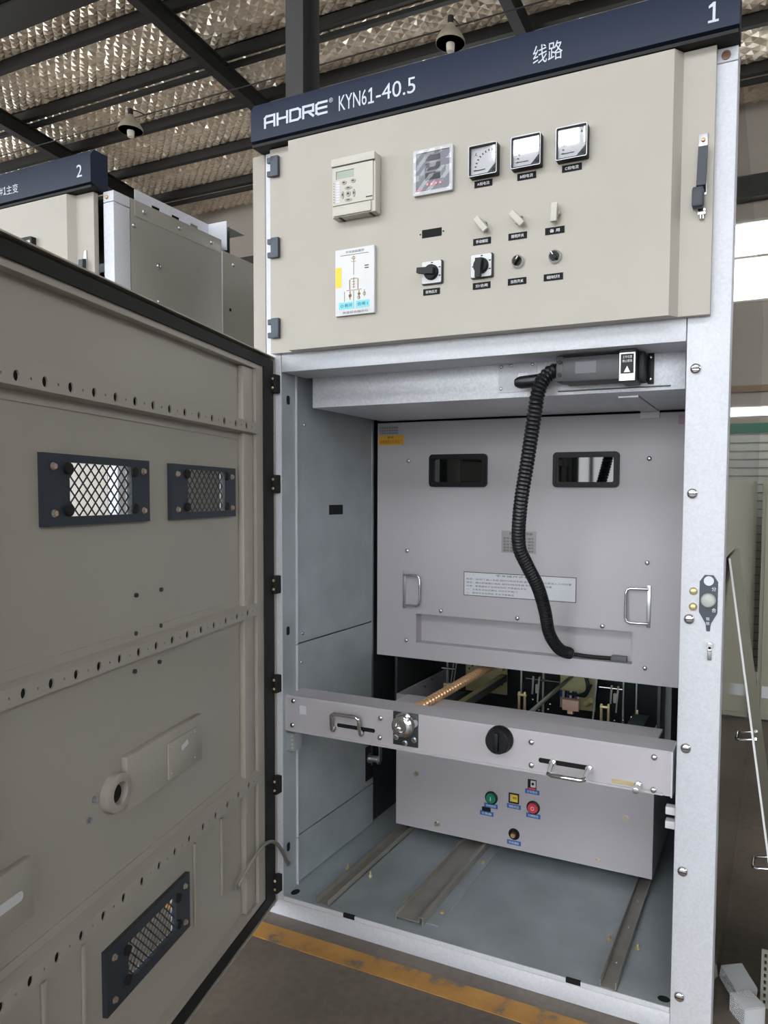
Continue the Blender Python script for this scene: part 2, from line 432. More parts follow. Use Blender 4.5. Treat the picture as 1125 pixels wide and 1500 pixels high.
# pendant lamps on a messenger wire
for i, (x, y, z, lab) in enumerate(((-10.47, 9, 8.72, 'bell-shaped pendant lamp hanging above the cabinet numbered 2'), (-3.47, 9, 8.70, 'bell-shaped pendant lamp hanging above the header of the open cabinet'))):
    t = thing('pendant_lamp', (x, y, z-.2), lab, 'lamp', 'pendant lamps under the roof')
    MB().lathe((x, y, z-.16), (0, 0, 1), [(.235, 0), (.23, .05), (.17, .16), (.08, .25), (.06, .30), (.055, .30), (.075, .245), (.16, .15), (.222, .045), (.227, .0)], lampm, 28).build('lamp_shade', None, t)
    MB().lathe((x, y, z-.30), (0, 0, 1), [(.02, 0), (.06, .02), (.07, .12), (.05, .26), (.03, .36)], mat('lamp_glass', (226, 220, 205), .3), 16).build('bulb', None, t)
    MB().cyl((x, y, z+.12), (0, 0, 1), .05, .14, steelbeam, 14).build('lamp_holder', None, t)
    MB().tube([(x, y, z+.24), (x, y+.12, z+.29), (x, y+.24, z+.31), (x, y+.355, z+.315)], .012, steelbeam, 8).build('cord', None, t)
tag(MB().tube([(-25.9, 9.375, 9.05), (-10.5, 9.375, 9.045), (-3.4, 9.375, 9.045), (13.9, 9.375, 9.08)], .012, steelbeam, 8).build('messenger_wire', None), 'thin steel wire strung across the hall past the pendant lamps', 'wire')
# ================================================================== open switchgear cabinet
cab = thing('switchgear_cabinet', (.7, 1.4, 0), 'open cream and galvanised switchgear cabinet numbered 1 with its lower door swung wide', 'cabinet', 'switchgear cabinets in the row')
HZ = 2.391
def header(x0, x1, parent, name='header_trim'):
    b = MB()
    prof = [(-.05, 2.408), (-.05, 2.498), (-.036, 2.520), (.02, 2.520), (.02, 2.396), (-.012, 2.396)]
    b.prism([(x0, y, z) for y, z in prof], (x1-x0, 0, 0), navy)
    b.box(x0+.002, x1-.002, -.047, .0, 2.392, 2.400, blackm)  # black underside strip: the shade below the trim is put into its colour
    return b.build(name, None, parent)
hd = header(.036, 1.403, cab)
def one(x0, x1, z0, z1, y, parent):
    w = x1-x0; b = MB()
    b.xz([(x0+w*.42, z0+.004), (x0+w*.42, z1-(z1-z0)*.2), (x0+w*.05, z1-(z1-z0)*.27), (x0+w*.05, z1-(z1-z0)*.15), (x0+w*.45, z1), (x0+w*.68, z1), (x0+w*.68, z0+.004)], y, y-.0006, letter)
    b.box(x0, x1, y-.0006, y, z0, z0+.005, letter); return b.build('lettering', None, parent)
# squared, slanted logo lettering cut from strokes
def stroke_letters(name, parent, x0, x1, z0, z1, y, m):
    T = .17
    def seg(b, ox, sx, pts):
        for (a, c), (d, e) in zip(pts[:-1], pts[1:]):
            b.n = getattr(b, 'n', 0)+1
            dx, dz = d-a, e-c; L = math.hypot(dx, dz); nx, nz = -dz/L*T/2, dx/L*T/2; ex, ez = dx/L*T/2, dz/L*T/2
            q = [(a-ex+nx, c-ez+nz), (a-ex-nx, c-ez-nz), (d+ex-nx, e+ez-nz), (d+ex+nx, e+ez+nz)]
            b.prism([(X(ox+px*sx), y, Z(pz)) for px, pz in q], (0, -.0005-.00012*b.n, 0), m)
    W5 = 5.35
    X = lambda u: x0+(x1-x0)*u/W5
    Z = lambda v: z0+(z1-z0)*v
    h = T/2; k = 1-T/2
    G = {'A': [[(h, h), (h, .80), (.22, k), (1-h, k), (1-h, h)], [(h, .42), (1-h, .42)]],
         'H': [[(h, h), (h, k)], [(1-h, h), (1-h, k)], [(h, .5), (1-h, .5)]],
         'D': [[(h, h), (h, k), (.72, k), (1-h, .78), (1-h, .22), (.72, h), (h, h)]],
         'R': [[(h, h), (h, k), (1-h, k), (1-h, .46), (h, .46)], [(.5, .46), (1-h, h)]],
         'E': [[(1-h, k), (.25, k), (h, .8), (h, .2), (.25, h), (1-h, h)], [(h, .5), (.9, .5)]]}
    for i, ch in enumerate('AHDRE'):
        b = MB()
        for st in G[ch]: seg(b, i*1.09, .99, st)
        b.build(name, None, parent)
stroke_letters('logo_letter', hd, .086, .311, 2.437, 2.474, -.0502, letter)
text('trademark_sign', '®', .316, .329, 2.464, 2.477, -.0509, letter, hd)
text('lettering', 'KYN6', .349, .440, 2.434, 2.476, -.0509, letter, hd); one(.445, .463, 2.434, 2.476, -.0503, hd); text('lettering', '-40.5', .470, .592, 2.434, 2.476, -.0509, letter, hd)
text('lettering', '线路', .922, .998, 2.428, 2.473, -.0509, letter, hd)
one(1.336, 1.359, 2.424, 2.468, -.0503, hd)

# frame
MB().box(0, .048, 0, .03, .0, HZ, cream, .003).build('corner_strip', None, cab)
lp = MB().box(.05, .105, 0, .004, .051, HZ, galv, .0015).box(.1015, .105, .0042, .07, .051, HZ, galvd).build('post', None, cab)  # inner return in duller zinc: its shade is put into the colour
for y, z in ((.035, 1.646), (.030, .918), (.028, .215)):
    MB().xz(rrect(y-.008, y+.008, z-.014, z+.014, .007), 0, .0006, blackhole).build('post_hole', None, lp, Matrix.Translation((.1054, 0, 0)) @ Matrix(((0, 1, 0, 0), (1, 0, 0, 0), (0, 0, 1, 0), (0, 0, 0, 1))))
rp = MB().box(1.302, 1.40, 0, .07, 0, 2.357, galv, .003).build('post', None, cab)
cap = MB().box(1.302, 1.40, .0005, .07, 2.3585, HZ, galv, .002).build('post_cap', None, cab)
MB().lathe((1.373, .0005, 2.373), F_, [(.0105, 0), (.0105, .003), (.006, .003), (.006, .001)], mat('bronze_ring', (120, 92, 80), .4, .5), 18).build('hole_ring', None, cap)
for z in (1.659, 1.361, 1.056, .736, .425, .103):
    bolt((1.324, 0, z), F_, .0125, rp, chrome, 'slot', 'slotted_bolt')
for z in (1.125, 1.087): bolt((1.332, 0, z), F_, .010, rp, brass, 'dome', 'brass_screw')
lk = MB().xz([(1.357, 1.166), (1.377, 1.166), (1.388, 1.150), (1.388, 1.075), (1.374, 1.048), (1.372, 1.030), (1.364, 1.030), (1.362, 1.048), (1.346, 1.075), (1.346, 1.150)], 0, -.002, slate).build('lock_plate', None, cab)
MB().lathe((1.367, -.002, 1.105), F_, [(.0175, 0), (.0175, .004), (.0155, .012), (.013, .014), (0, .0145)], mat('grey_knob', (176, 180, 176), .35), 24).build('lock_knob', None, lk)
MB().lathe((1.367, -.002, 1.152), F_, [(.0115, 0), (.0115, .003), (.008, .003), (.008, .001), (0, .001)], steel, 20).build('key_ring', None, lk)
text('lettering', '分', 1.374, 1.384, 1.128, 1.138, -.0026, inkw, lk); text('lettering', '合', 1.375, 1.385, 1.077, 1.087, -.0026, inkw, lk)
text('lettering', '联', 1.363, 1.371, 1.056, 1.064, -.0026, inkw, lk); text('lettering', '锁', 1.363, 1.371, 1.045, 1.053, -.0026, inkw, lk)
b = MB(); b.cyl((1.373, 0, .996), F_, .009, .006, chrome, 18); b.box(1.368, 1.378, -.006, 0, .960, .995, chrome, .002); b.cyl((1.373, -.006, .998), F_, .004, .006, chrome, 12)
b.build('key_tab', None, cab)

sill = MB().box(.05, 1.302, 0, .03, 0, .051, galv, .002).build('sill', None, cab)
bolt((.066, 0, .030), F_, .007, sill, steel, 'dome', 'screw')
MB().box(.107, 1.300, 0, .13, 1.7265, 1.80, galv, .002).build('cross_beam', None, cab)
ib = MB().box(.130, 1.286, .13, .578, 1.631, 1.734, zincbeam, .002).build('inner_beam', None, cab)
MB().box(1.10, 1.155, .20, .575, 1.626, 1.631, steel).build('latch_strip', None, ib)
MB().box(1.098, 1.158, .566, .572, 1.606, 1.630, white).build('latch_tab', None, ib)
b = MB(); plate_holes(b, .772, .886, 1.646, 1.728, .127, .130, [(.83, .86, 1.67, 1.70)], galv); br = b.build('socket_bracket', None, cab)
for x, z in ((.781, 1.719), (.812, 1.721), (.874, 1.721), (.781, 1.657)): bolt((x, .127, z), F_, .005, br, chrome, 'dome', 'screw')
# lining of the compartment
def side_liner(z0, z1, y0=.072, y1=.572):
    b = MB(); b.box(.090, .100, y0, y1, z0+.0015, z1-.0015, galvd); b.box(.088, .1105, y0, y0+.004, z0+.0015, z1-.0015, galv)
    return b.build('liner_panel', None, cab)
l1 = side_liner(.866, 1.735); l2 = side_liner(.226, .864); l3 = side_liner(.066, .224)
MB().box(.1000, .1006, .269, .355, 1.282, 1.316, blackhole).build('slot', None, l1)
for y, z, p in ((.127, 1.577, l1), (.113, .895, l1), (.106, .801, l2), (.081, .310, l2)):
    bolt((.100, y, z), (1, 0, 0), .006, p, chrome, 'dome', 'screw')
MB().box(.100, .1015, .556, .566, .30, 1.625, steel).build('trim_rod', None, cab)
MB().box(1.300, 1.31, .072, .572, .066, 1.735, galvd).build('liner_panel', None, cab)
b = MB(); b.box(.080, .088, .575, 1.5, .064, 1.735, steeldk); b.box(1.312, 1.32, .575, 1.5, .064, 1.735, steeldk); b.box(.08, 1.32, 1.5, 1.51, .064, 1.735, steeldk); b.box(.08, 1.32, .60, 1.5, 1.64, 1.65, steeldk)
b.build('rear_chamber', None, cab)
fp = MB().box(.088, 1.312, .004, 1.5, .052, .064, galvf).build('floor_plate', None, cab)
MB().box(.106, 1.300, .0005, .0035, .052, .0655, galv).build('floor_lip', None, fp)
for x, y, rx, ry in ((.125, .038, .013, .017), (1.283, .030, .016, .012)):
    MB().prism([(x+rx*math.cos(2*PI*i/20), y+ry*math.sin(2*PI*i/20), .0642) for i in range(20)], (0, 0, .0004), blackhole).build('floor_hole', None, fp)
for x in (.352, 1.053):
    MB().box(x-.020, x+.020, -.0006, .006, .054, .0665, blackhole).build('edge_slot', None, fp)
railm = mat('brownish_zinc_rail', (150, 146, 138), .38, .3, .05, 300, .12, 14)
def rail(name, x0, x1, y0, y1, h, up=True):
    b = MB(); t = .003
    if up:   # shallow channel with upturned lips
        b.box(x0, x1, y0, y1, .0642, .0642+t, railm); b.box(x0, x0+t, y0, y1, .0642, .0642+h, railm); b.box(x1-t, x1, y0, y1, .0642, .0642+h, railm)
    else:    # tray with an upturned lip, a folded ridge and a foot flange
        z = .0642
        b.box(x0, x1-.022, y0, y1, z+.008, z+.008+t, railm); b.box(x0, x0+t, y0, y1, z, z+h, railm)
        b.box(x1-.022, x1-.022+t, y0, y1, z+.008, z+h, railm); b.box(x1-.022, x1-.006, y0, y1, z+h-t, z+h, railm); b.box(x1-.006-t, x1-.006, y0, y1, z, z+h-t, railm)
        b.box(x1-.006, x1+.034, y0+.02, y1, z, z+.002, galvd)
    return b.build(name, None, cab)
r1 = rail('guide_rail', .224, .270, .012, 1.3, .022)
r2 = rail('guide_rail', .492, .590, .045, 1.3, .026, False)
r3 = rail('guide_rail', 1.122, 1.166, .006, 1.3, .022)
for x, y, p in ((.200, .232, r1), (.294, .226, r1), (.478, .136, r2), (.478, .469, r2), (.606, .131, r2), (.606, .47, r2), (1.103, .212, r3), (1.185, .207, r3), (.206, .46, r1)):
    bolt((x, y, .0642), (0, 0, 1), .0065, p, brass, 'hex', 'rail_bolt')
for x, y, p in ((.200, .232, r1), (.294, .226, r1), (.478, .136, r2), (1.103, .212, r3), (1.185, .207, r3)): MB().cyl((x, y, .071), (0, 0, 1), .0035, .012, brass, 8).build('bolt_tip', None, p)
for x, y, p in ((.540, .11, r2), (.54, .36, r2), (1.144, .12, r3), (1.144, .30, r3), (1.144, .45, r3)):
    bolt((x, y, .0675), (0, 0, 1), .005, p, steel, 'dome', 'rivet')
# brackets that take the truck's crossbar
b = MB(); b.box(.1055, .135, .02, .024, .535, .592, galvd); b.box(.131, .135, .024, .06, .535, .592, galvd)
lb = b.build('latch_bracket', None, cab)
for z in (.545, .558, .571, .584): bolt((.128, .02, z), F_, .0035, lb, brass, 'dome', 'screw')
for z0, z1 in ((.548, .568), (.512, .532)):
    MB().box(1.275, 1.3015, .03, .055, z0, z1, white, .002).build('latch_block', None, cab)
# outer skin
MB().box(1.388, 1.40, .072, 2.8, 0, 2.40, sideglossy).build('side_panel', None, cab)
MB().box(0, .010, .032, 2.8, 0, 2.40, cream).build('side_panel', None, cab)
MB().box(.012, 1.386, .022, 2.79, 2.385, 2.398, greyside).build('roof_panel', None, cab)
MB().box(.012, 1.386, 2.79, 2.8, 0, 2.384, greyside).build('back_panel', None, cab)
MB().box(.1, 1.3, .575, .59, 1.735, 2.38, steeldk).build('partition', None, cab)

# upper instrument door: flat edge strips with a raised centre
b = MB(); x0, x1, a, c = .083, 1.354, .163, 1.264; z0, z1 = 1.781, 2.3895
prof = [(x0, -.002), (x0, -.020), (a, -.020), (a+.006, -.045), (c, -.045), (c+.018, -.020), (x1, -.020), (x1, -.002)]
b.prism([(x, y, z0) for x, y in prof], (0, 0, z1-z0), cream)
ud = b.build('upper_door', None, cab)
for z in (2.335, 2.095, 1.855):
    b = MB(); b.box(.092, .120, -.032, -.0205, z-.030, z+.030, slate, .002); b.box(.078, .0915, -.030, -.0205, z+.012, z+.028, slate, .0015); b.box(.078, .0915, -.030, -.0205, z-.028, z-.012, slate, .0015)
    b.build('hinge', None, ud)
def nameplate(x, z, s):
    o = MB().box(x-.025, x+.025, -.0465, -.0455, z-.0085, z+.0085, mat('nameplate_black', (20, 20, 24), .6, spec=.15)).build('nameplate', None, ud)
    wd = min(.034, .0085*len(s)); text('nameplate_lettering', s, x-wd/2, x+wd/2, z-.0042, z+.0042, -.0469, inkw, ud)
for x, z, s in ((.790, 2.163, 'A相电流'), (.908, 2.162, 'B相电流'), (1.025, 2.162, 'C相电流'), (.788, 2.016, '手动储能'), (.886, 2.016, '照明开关'), (.984, 2.016, '备 用'),
                (.788, 1.902, '分/合闸'), (.886, 1.902, '加热开关'), (.982, 1.902, '储能电机开关'), (.642, 1.902, '就地远方')):
    nameplate(x, z, s)
co = MB().box(.612, .671, -.0458, -.0452, 2.047, 2.069, blackhole).build('cut_out', None, ud)
for x in (.607, .676): MB().cyl((x, -.0452, 2.058), F_, .0022, .0008, blackhole, 10).build('screw_hole', None, ud)
# lever handle of the upper door
MB().box(1.320, 1.340, -.024, -.0205, 2.055, 2.195, steel, .001).build('handle_plate', None, ud)
bolt((1.330, -.024, 2.180), F_, .005, ud, copper, 'dome', 'screw')
MB().prism([(1.321, -.026, 2.165), (1.321, -.040, 2.160), (1.319, -.046, 2.07), (1.319, -.026, 2.06)], (.020, 0, 0), slate2).build('handle_lever', None, ud)
MB().box(1.310, 1.336, -.050, -.026, 2.022, 2.068, slate2, .005).build('handle_grip', None, ud)
b = MB(); b.box(1.322, 1.340, -.030, -.0205, 2.008, 2.024, chrome, .002); b.cyl((1.331, -.024, 2.000), (0, 0, 1), .006, .012, chrome, 12)
b.build('handle_latch', None, ud)

# ------------------------------------------------------------------ lower door, hinged on the left post and open about 75 degrees
TH = math.radians(75.07)
DW = Matrix.Translation((.09, -.03, 0)) @ Matrix.Rotation(-TH, 4, 'Z')
door = bpy.data.objects.new('lower_door', None); C.objects.link(door); door.parent = cab; door.empty_display_size = .1
WM[door.name] = DW.copy(); door.matrix_basis = WM[cab.name].inverted() @ DW
S1, Z0, Z1 = 1.275, .050, 1.772
def dpart(b, name, m=None): return b.build(name, m, door, DW)
SK = -.03
wins = [(.690, .885, 1.306, 1.408), (.268, .460, 1.306, 1.411), (.535, .728, .288, .378)]
b = MB(); plate_holes(b, -.022, S1, Z0, Z1, SK-.003, SK, wins, cream); dpart(b, 'door_skin')
b = MB()
b.box(-.025, -.022, SK-.003, .004, Z0, Z1, cream); b.box(S1, S1+.003, SK-.003, .004, Z0, Z1, cream)
b.box(-.022, S1, SK, .004, Z1-.003, Z1, cream); b.box(-.022, S1, SK, .004, Z0, Z0+.003, cream)
dpart(b, 'door_flange')
b = MB(); ring_xz(b, [(-.012, Z0+.010), (S1-.008, Z0+.010), (S1-.008, Z1-.012), (-.012, Z1-.012)], [(.052, Z0+.045), (S1-.06, Z0+.045), (S1-.06, Z1-.040), (.052, Z1-.040)], SK, .002, blackm)
dpart(b, 'gasket')
b = MB(); ring_xz(b, [(.052, Z0+.045), (S1-.06, Z0+.045), (S1-.06, Z1-.040), (.052, Z1-.040)], [(.098, Z0+.060), (S1-.10, Z0+.060), (S1-.10, Z1-.054), (.098, Z1-.054)], SK, -.004, cream)
dpart(b, 'inner_frame')
for s0, s1 in ((.101, .165), (S1-.168, S1-.103)):
    dpart(MB().box(s0, s1, SK, -.012, Z0+.062, Z1-.056, cream, .003), 'upright_channel')
def stiffener(zc):
    # hat channel with a row of large and small punched holes
    b = MB(); s0, s1 = .085, S1-.09; pitch = .0665; hole = []
    k = 0; s = .169
    while s < s1-.03: hole.append((s, .0088)); hole.append((s-.0333, .0026)); s += pitch
    hole.sort()
    hh = .014
    # face strips above and below holes are approximated by polygons around each hole
    xs = [s0] + [(hole[i][0]+hole[i+1][0])/2 for i in range(len(hole)-1)] + [s1]
    n = 12
    for i, (hs, r) in enumerate(hole):
        a, c = xs[i], xs[i+1]
        out = []; inn = []
        for j in range(n):
            th = 2*PI*(j+.5)/n
            dx, dz = math.cos(th), math.sin(th)
            lim = min(((c-hs) if dx > 0 else (hs-a))/max(abs(dx), 1e-6), hh/max(abs(dz), 1e-6))
            inn.append((hs+r*.82*dx, zc+r*1.1*dz)); out.append((hs+dx*lim, zc+dz*lim))
        # square the outline on the cell corners
        cor = {0: (c, zc+hh), 1: (a, zc+hh), 2: (a, zc-hh), 3: (c, zc-hh)}
        vs0 = [b.bm.verts.new((x, 0, z)) for x, z in out]; vs1 = [b.bm.verts.new((x, 0, z)) for x, z in inn]; vs2 = [b.bm.verts.new((x, -.004, z)) for x, z in inn]
        fs = []
        for j in range(n):
            jj = (j+1) % n
            p, q_ = out[j], out[jj]
            fs.append(b.bm.faces.new((vs0[j], vs0[jj], vs1[jj], vs1[j]))); fs.append(b.bm.faces.new((vs1[j], vs1[jj], vs2[jj], vs2[j])))
            on_v = lambda P: abs(P[0]-a) < 1e-6 or abs(P[0]-c) < 1e-6
            if on_v(p) != on_v(q_):
                q4 = min(cor.values(), key=lambda P: (P[0]-(p[0]+q_[0])/2)**2+(P[1]-(p[1]+q_[1])/2)**2)
                fs.append(b.bm.faces.new((vs0[j], b.bm.verts.new((q4[0], 0, q4[1])), vs0[jj])))
        b._tag(fs, cream)
    for sg in (1, -1):
        b.prism([(s0, 0, zc+sg*hh), (s0, SK, zc+sg*(hh+.004)), (s0, SK, zc+sg*(hh+.006)), (s0, 0, zc+sg*(hh+.002))], (s1-s0, 0, 0), cream)
        b.box(s0, s1, SK, SK+.0025, zc+sg*(hh+.004), zc+sg*(hh+.024), cream)
    b.box(s0+.003, s1, -.0065, -.0060, zc-hh+.001, zc+hh-.001, blackhole)  # black strip behind the holes stands for the shade inside the channel
    b.box(s0, s0+.002, SK, 0, zc-hh, zc+hh, cream)
    return dpart(b, 'stiffener')
for zc in (1.5445, 1.0095, .503): stiffener(zc)
def diamond_mesh(b, s0, s1, z0, z1, y, cw, ch, t, m):
    nx = int(round((s1-s0)/cw)); nz = int(round((z1-z0)/ch)); cw = (s1-s0)/nx; ch = (z1-z0)/nz
    for i in range(nx):
        for j in range(nz):
            x, z = s0+i*cw, z0+j*ch
            for p, q_ in (((x, z+ch/2), (x+cw/2, z+ch)), ((x+cw/2, z+ch), (x+cw, z+ch/2)), ((x+cw, z+ch/2), (x+cw/2, z)), ((x+cw/2, z), (x, z+ch/2))):
                dx, dz = q_[0]-p[0], q_[1]-p[1]; L = math.hypot(dx, dz); nx_, nz_ = -dz/L*t/2, dx/L*t/2
                b.prism([(p[0]+nx_, y, p[1]+nz_), (p[0]-nx_, y, p[1]-nz_), (q_[0]-nx_, y, q_[1]-nz_), (q_[0]+nx_, y, q_[1]+nz_)], (0, -.0012, 0), m)
def vent(o, i_, cw, ch, lab):
    b = MB(); ring_xz(b, [(o[0], o[2]), (o[1], o[2]), (o[1], o[3]), (o[0], o[3])], [(i_[0], i_[2]), (i_[1], i_[2]), (i_[1], i_[3]), (i_[0], i_[3])], SK, SK+.012, slate2)
    f = dpart(b, 'vent_frame'); f['label'] = lab
    for s in (o[0]+.024, o[1]-.024):
        for z in (o[2]+.024, o[3]-.024): bolt((s, SK+.012, z), (0, 1, 0), .0055, door, MATS['pale_copper_bolt'], 'hex', 'vent_screw', DW)
    for s in (i_[0]-.006, i_[1]+.006):
        for z in (i_[2]+.012, i_[3]-.012): dpart(MB().cyl((s, SK+.012, z), (0, 1, 0), .011, .006, blackm, 16, bev=.001), 'spacer')
    b = MB(); diamond_mesh(b, i_[0], i_[1], i_[2], i_[3], SK+.004, cw, ch, .0030, slate2); g = dpart(b, 'wire_mesh'); g['kind'] = 'stuff'
vent((.624, .953, 1.289, 1.423), wins[0], .0245, .0255, 'dark slate frame of the wider-looking mesh window')
vent((.203, .532, 1.289, 1.422), wins[1], .0245, .0255, 'dark slate frame of the mesh window by the hinges')
vent((.472, .802, .262, .402), wins[2], .020, .0225, 'dark slate frame of the low mesh vent')
# bosses, raised plates and the lock ring on the inside of the door
for s, z in ((.665, 1.127), (.567, 1.127), (.670, 1.043), (.572, 1.043), (.675, .960), (.578, .959)):
    dpart(MB().cyl((s, SK, z), (0, 1, 0), .0050, .005, steeldk, 10), 'stud')
dpart(MB().box(.41, .728, SK, -.014, .668, .788, cream, .003), 'raised_plate')
pl = dpart(MB().box(.437, .574, -.014, -.010, .677, .764, cream, .0015), 'cover_plate')
for s, z in ((.455, .755), (.562, .752), (.455, .69), (.562, .69)): bolt((s, -.010, z), (0, 1, 0), .003, door, steel, 'dome', 'plate_screw', DW)
dpart(MB().prism([(.485, -.0098, .735), (.515, -.0098, .728), (.518, -.0098, .740), (.490, -.0098, .748)], (0, .0006, 0), paper), 'torn_sticker')
b = MB(); b.lathe((.757, SK, .722), (0, 1, 0), [(.041, 0), (.041, .018), (.037, .020), (.024, .020), (.021, .004), (0, .004)], cream, 30); dpart(b, 'lock_ring')
dpart(MB().lathe((.757, SK+.005, .720), (0, 1, 0), [(.019, 0), (.019, .003), (0, .003)], blackhole, 24), 'ring_opening')
for s, z in ((.815, .731), (.833, .697)): bolt((s, SK, z), (0, 1, 0), .006, door, steel, 'hex', 'door_nut', DW)
b = MB(); b.box(1.003, 1.175, SK, -.014, .602, .711, cream, .003); dpart(b, 'raised_plate')
dpart(MB().xz(rrect(1.030, 1.14, .646, .664, .008), -.0139, -.0132, white), 'slot_window')
for s0, s1 in ((.285, .43), (.86, .97)):
    for s in (s0, s1): dpart(MB().box(s-.006, s+.006, SK, SK+.006, .235, .455, cream, .002), 'weld_rib')
for z in (1.69, 1.383, 1.07, .757, .433, .112):
    b = MB(); b.box(.080, .104, -.028, -.0005, z-.028, z+.028, blackm, .003); b.cyl((.080, -.026, z-.030), (0, 0, 1), .008, .06, blackm, 12)
    b.build('hinge', None, door)
    for dz in (-.014, .014): bolt((.095, -.028, z+dz), F_, .0045, door, brass, 'dome', 'hinge_screw')
# braided earth wire between door and frame
pA = DW @ Vector((.226, -.010, .228)); pB = Vector((.107, .022, .163))
pts = []
for i in range(61):
    t = i/60; p = pA.lerp(pB, t); p.z += .115*math.sin(PI*t)*(1-.15*t); p.x += .02*math.sin(PI*t)
    pts.append(tuple(p))
b = MB(); b.tube(pts, .0058, woven, 8, [.0058 if i % 2 else .0046 for i in range(len(pts))]); ew = b.build('earth_wire', None, cab)
for p, ax in ((pA, tuple((DW.to_3x3() @ Vector((0, 1, 0))))), (pB, (1, 0, 0))):
    MB().cyl(Vector(p)-Vector(ax)*.004, ax, .008, .008, steel, 12).build('wire_lug', None, ew)
# ================================================================== devices on the instrument door
def dial_glass_material(nm='dial_glass', f=.10):
    m = bpy.data.materials.new(nm); m.use_nodes = True; nt = m.node_tree; nt.nodes.clear()
    o = nt.nodes.new('ShaderNodeOutputMaterial'); t = nt.nodes.new('ShaderNodeBsdfTransparent'); g = nt.nodes.new('ShaderNodeBsdfGlossy')
    g.inputs['Roughness'].default_value = .03; x = nt.nodes.new('ShaderNodeMixShader'); x.inputs[0].default_value = f
    nt.links.new(t.outputs[0], x.inputs[1]); nt.links.new(g.outputs[0], x.inputs[2]); nt.links.new(x.outputs[0], o.inputs[0])
    return m
dialg = dial_glass_material()
YD = -.0455
# protection relay
rx0, rx1, rz0, rz1, ry = .343, .484, 2.129, 2.289, -.080
t = thing('protection_relay', (.4135, YD, rz0), 'ivory protection relay with small LCD and round keypad on the instrument door', 'relay')
RX = lambda u: rx0+(rx1-rx0)*u
RZv = lambda v: rz1-(rz1-rz0)*v
MB().box(rx0, rx1, ry+.004, YD, rz0, rz1, offw, .003).build('housing', None, t)
b = MB(); plate_holes(b, rx0+.004, rx1-.006, RZv(.80), RZv(.155), ry, ry+.004, [(RX(.11), RX(.53), RZv(.36), RZv(.225))], offw); b.build('cover', None, t)
MB().box(rx0, rx1, ry-.002, ry+.004, RZv(.135), RZv(0), offw, .002).build('top_flap', None, t)
MB().box(rx0+.003, rx1-.003, ry+.001, ry+.004, RZv(.152), RZv(.138), ink).build('flap_gap', None, t)
MB().box(rx0+.006, rx1-.012, ry-.001, ry+.004, RZv(.985), RZv(.82), offw, .002).build('bottom_flap', None, t)
for u in (.17, .86): MB().box(RX(u)-.004, RX(u)+.004, ry+.006, YD, rz0-.001, rz0+.001, ink).build('flap_notch', None, t)
MB().box(RX(.11), RX(.53), ry+.002, ry+.0035, RZv(.36), RZv(.225), lcd).build('display', None, t)
def oval(b, cx, cz, rx, rz, y, d, m, n=18): b.prism([(cx+rx*math.cos(2*PI*i/n), y, cz+rz*math.sin(2*PI*i/n)) for i in range(n)], (0, -d, 0), m)
for u, v, a, c in ((.30, .435, .008, .006), (.51, .43, .008, .006), (.40, .535, .012, .0045), (.40, .74, .012, .0045), (.27, .64, .0045, .011), (.53, .64, .0045, .011), (.40, .635, .008, .008)):
    b = MB(); oval(b, RX(u), RZv(v), a, c, ry+.0001, .0016, offwd); oval(b, RX(u), RZv(v), a*.45, c*.35, ry-.0015, .0004, ink); b.build('key', None, t)
for i in range(8):
    MB().box(RX(.11), RX(.205), ry-.0006, ry+.0004, RZv(.42+.046*i)-.0028, RZv(.42+.046*i)+.0028, paper).build('indicator_strip', None, t)
    MB().cyl((RX(.065), ry+.0002, RZv(.42+.046*i)), F_, .0013, .0008, ink, 8).build('indicator', None, t)
MB().box(RX(.80), RX(.95), ry-.0005, ry+.0004, RZv(.755), RZv(.735), ink).build('maker_mark', None, t)

# digital power meter still in its film
mx0, mx1, mz0, mz1 = .589, .706, 2.158, 2.277
t = thing('digital_power_meter', (.6475, YD, mz0), 'square digital meter with three dark displays still wrapped in clear film', 'meter')
b = MB(); ring_xz(b, rrect(mx0, mx1, mz0, mz1, .004), rrect(mx0+.009, mx1-.009, mz0+.009, mz1-.009, .002), -.056, YD, mat('clear_grey_bezel', (186, 186, 190), .25)); b.build('bezel', None, t)
MB().box(mx0+.008, mx1-.008, -.0535, -.046, mz0+.008, mz1-.008, mat('meter_face_grey', (112, 114, 124), .4)).build('face', None, t)
MX = lambda u: mx0+(mx1-mx0)*u
MZ = lambda v: mz1-(mz1-mz0)*v
for v0, v1 in ((.10, .265), (.325, .475), (.53, .69)):
    MB().box(MX(.31), MX(.68), -.0545, -.0530, MZ(v1), MZ(v0), mat('dark_display', (26, 28, 40), .15)).build('display', None, t)
for u in (.36, .47, .58, .69):
    b = MB(); b.lathe((MX(u), -.0535, MZ(.785)), F_, [(.0052, 0), (.0052, .0012), (.0036, .0012), (.0036, .0004)], mat('red_print', (196, 110, 116), .5), 16); b.cyl((MX(u), -.0535, MZ(.785)), F_, .0026, .0014, mat('pale_button', (206, 190, 194), .5), 12); b.build('button', None, t)
MB().box(MX(.08), MX(.24), -.0542, -.0534, MZ(.895), MZ(.875), red).build('printed_mark', None, t)
b = MB(); n = 7; g = []
rnd = random.Random(3)
for j in range(n+1):
    g.append([b.bm.verts.new((MX(.03+.94*i/n), -.0575-rnd.random()*.0011, MZ(.97-.94*j/n))) for i in range(n+1)])
fs = [b.bm.faces.new((g[j][i], g[j][i+1], g[j+1][i+1], g[j+1][i])) for j in range(n) for i in range(n)]; b._tag(fs, dial_glass_material('wrinkled_film', .035))
b.build('protective_film', None, t, smooth=False)

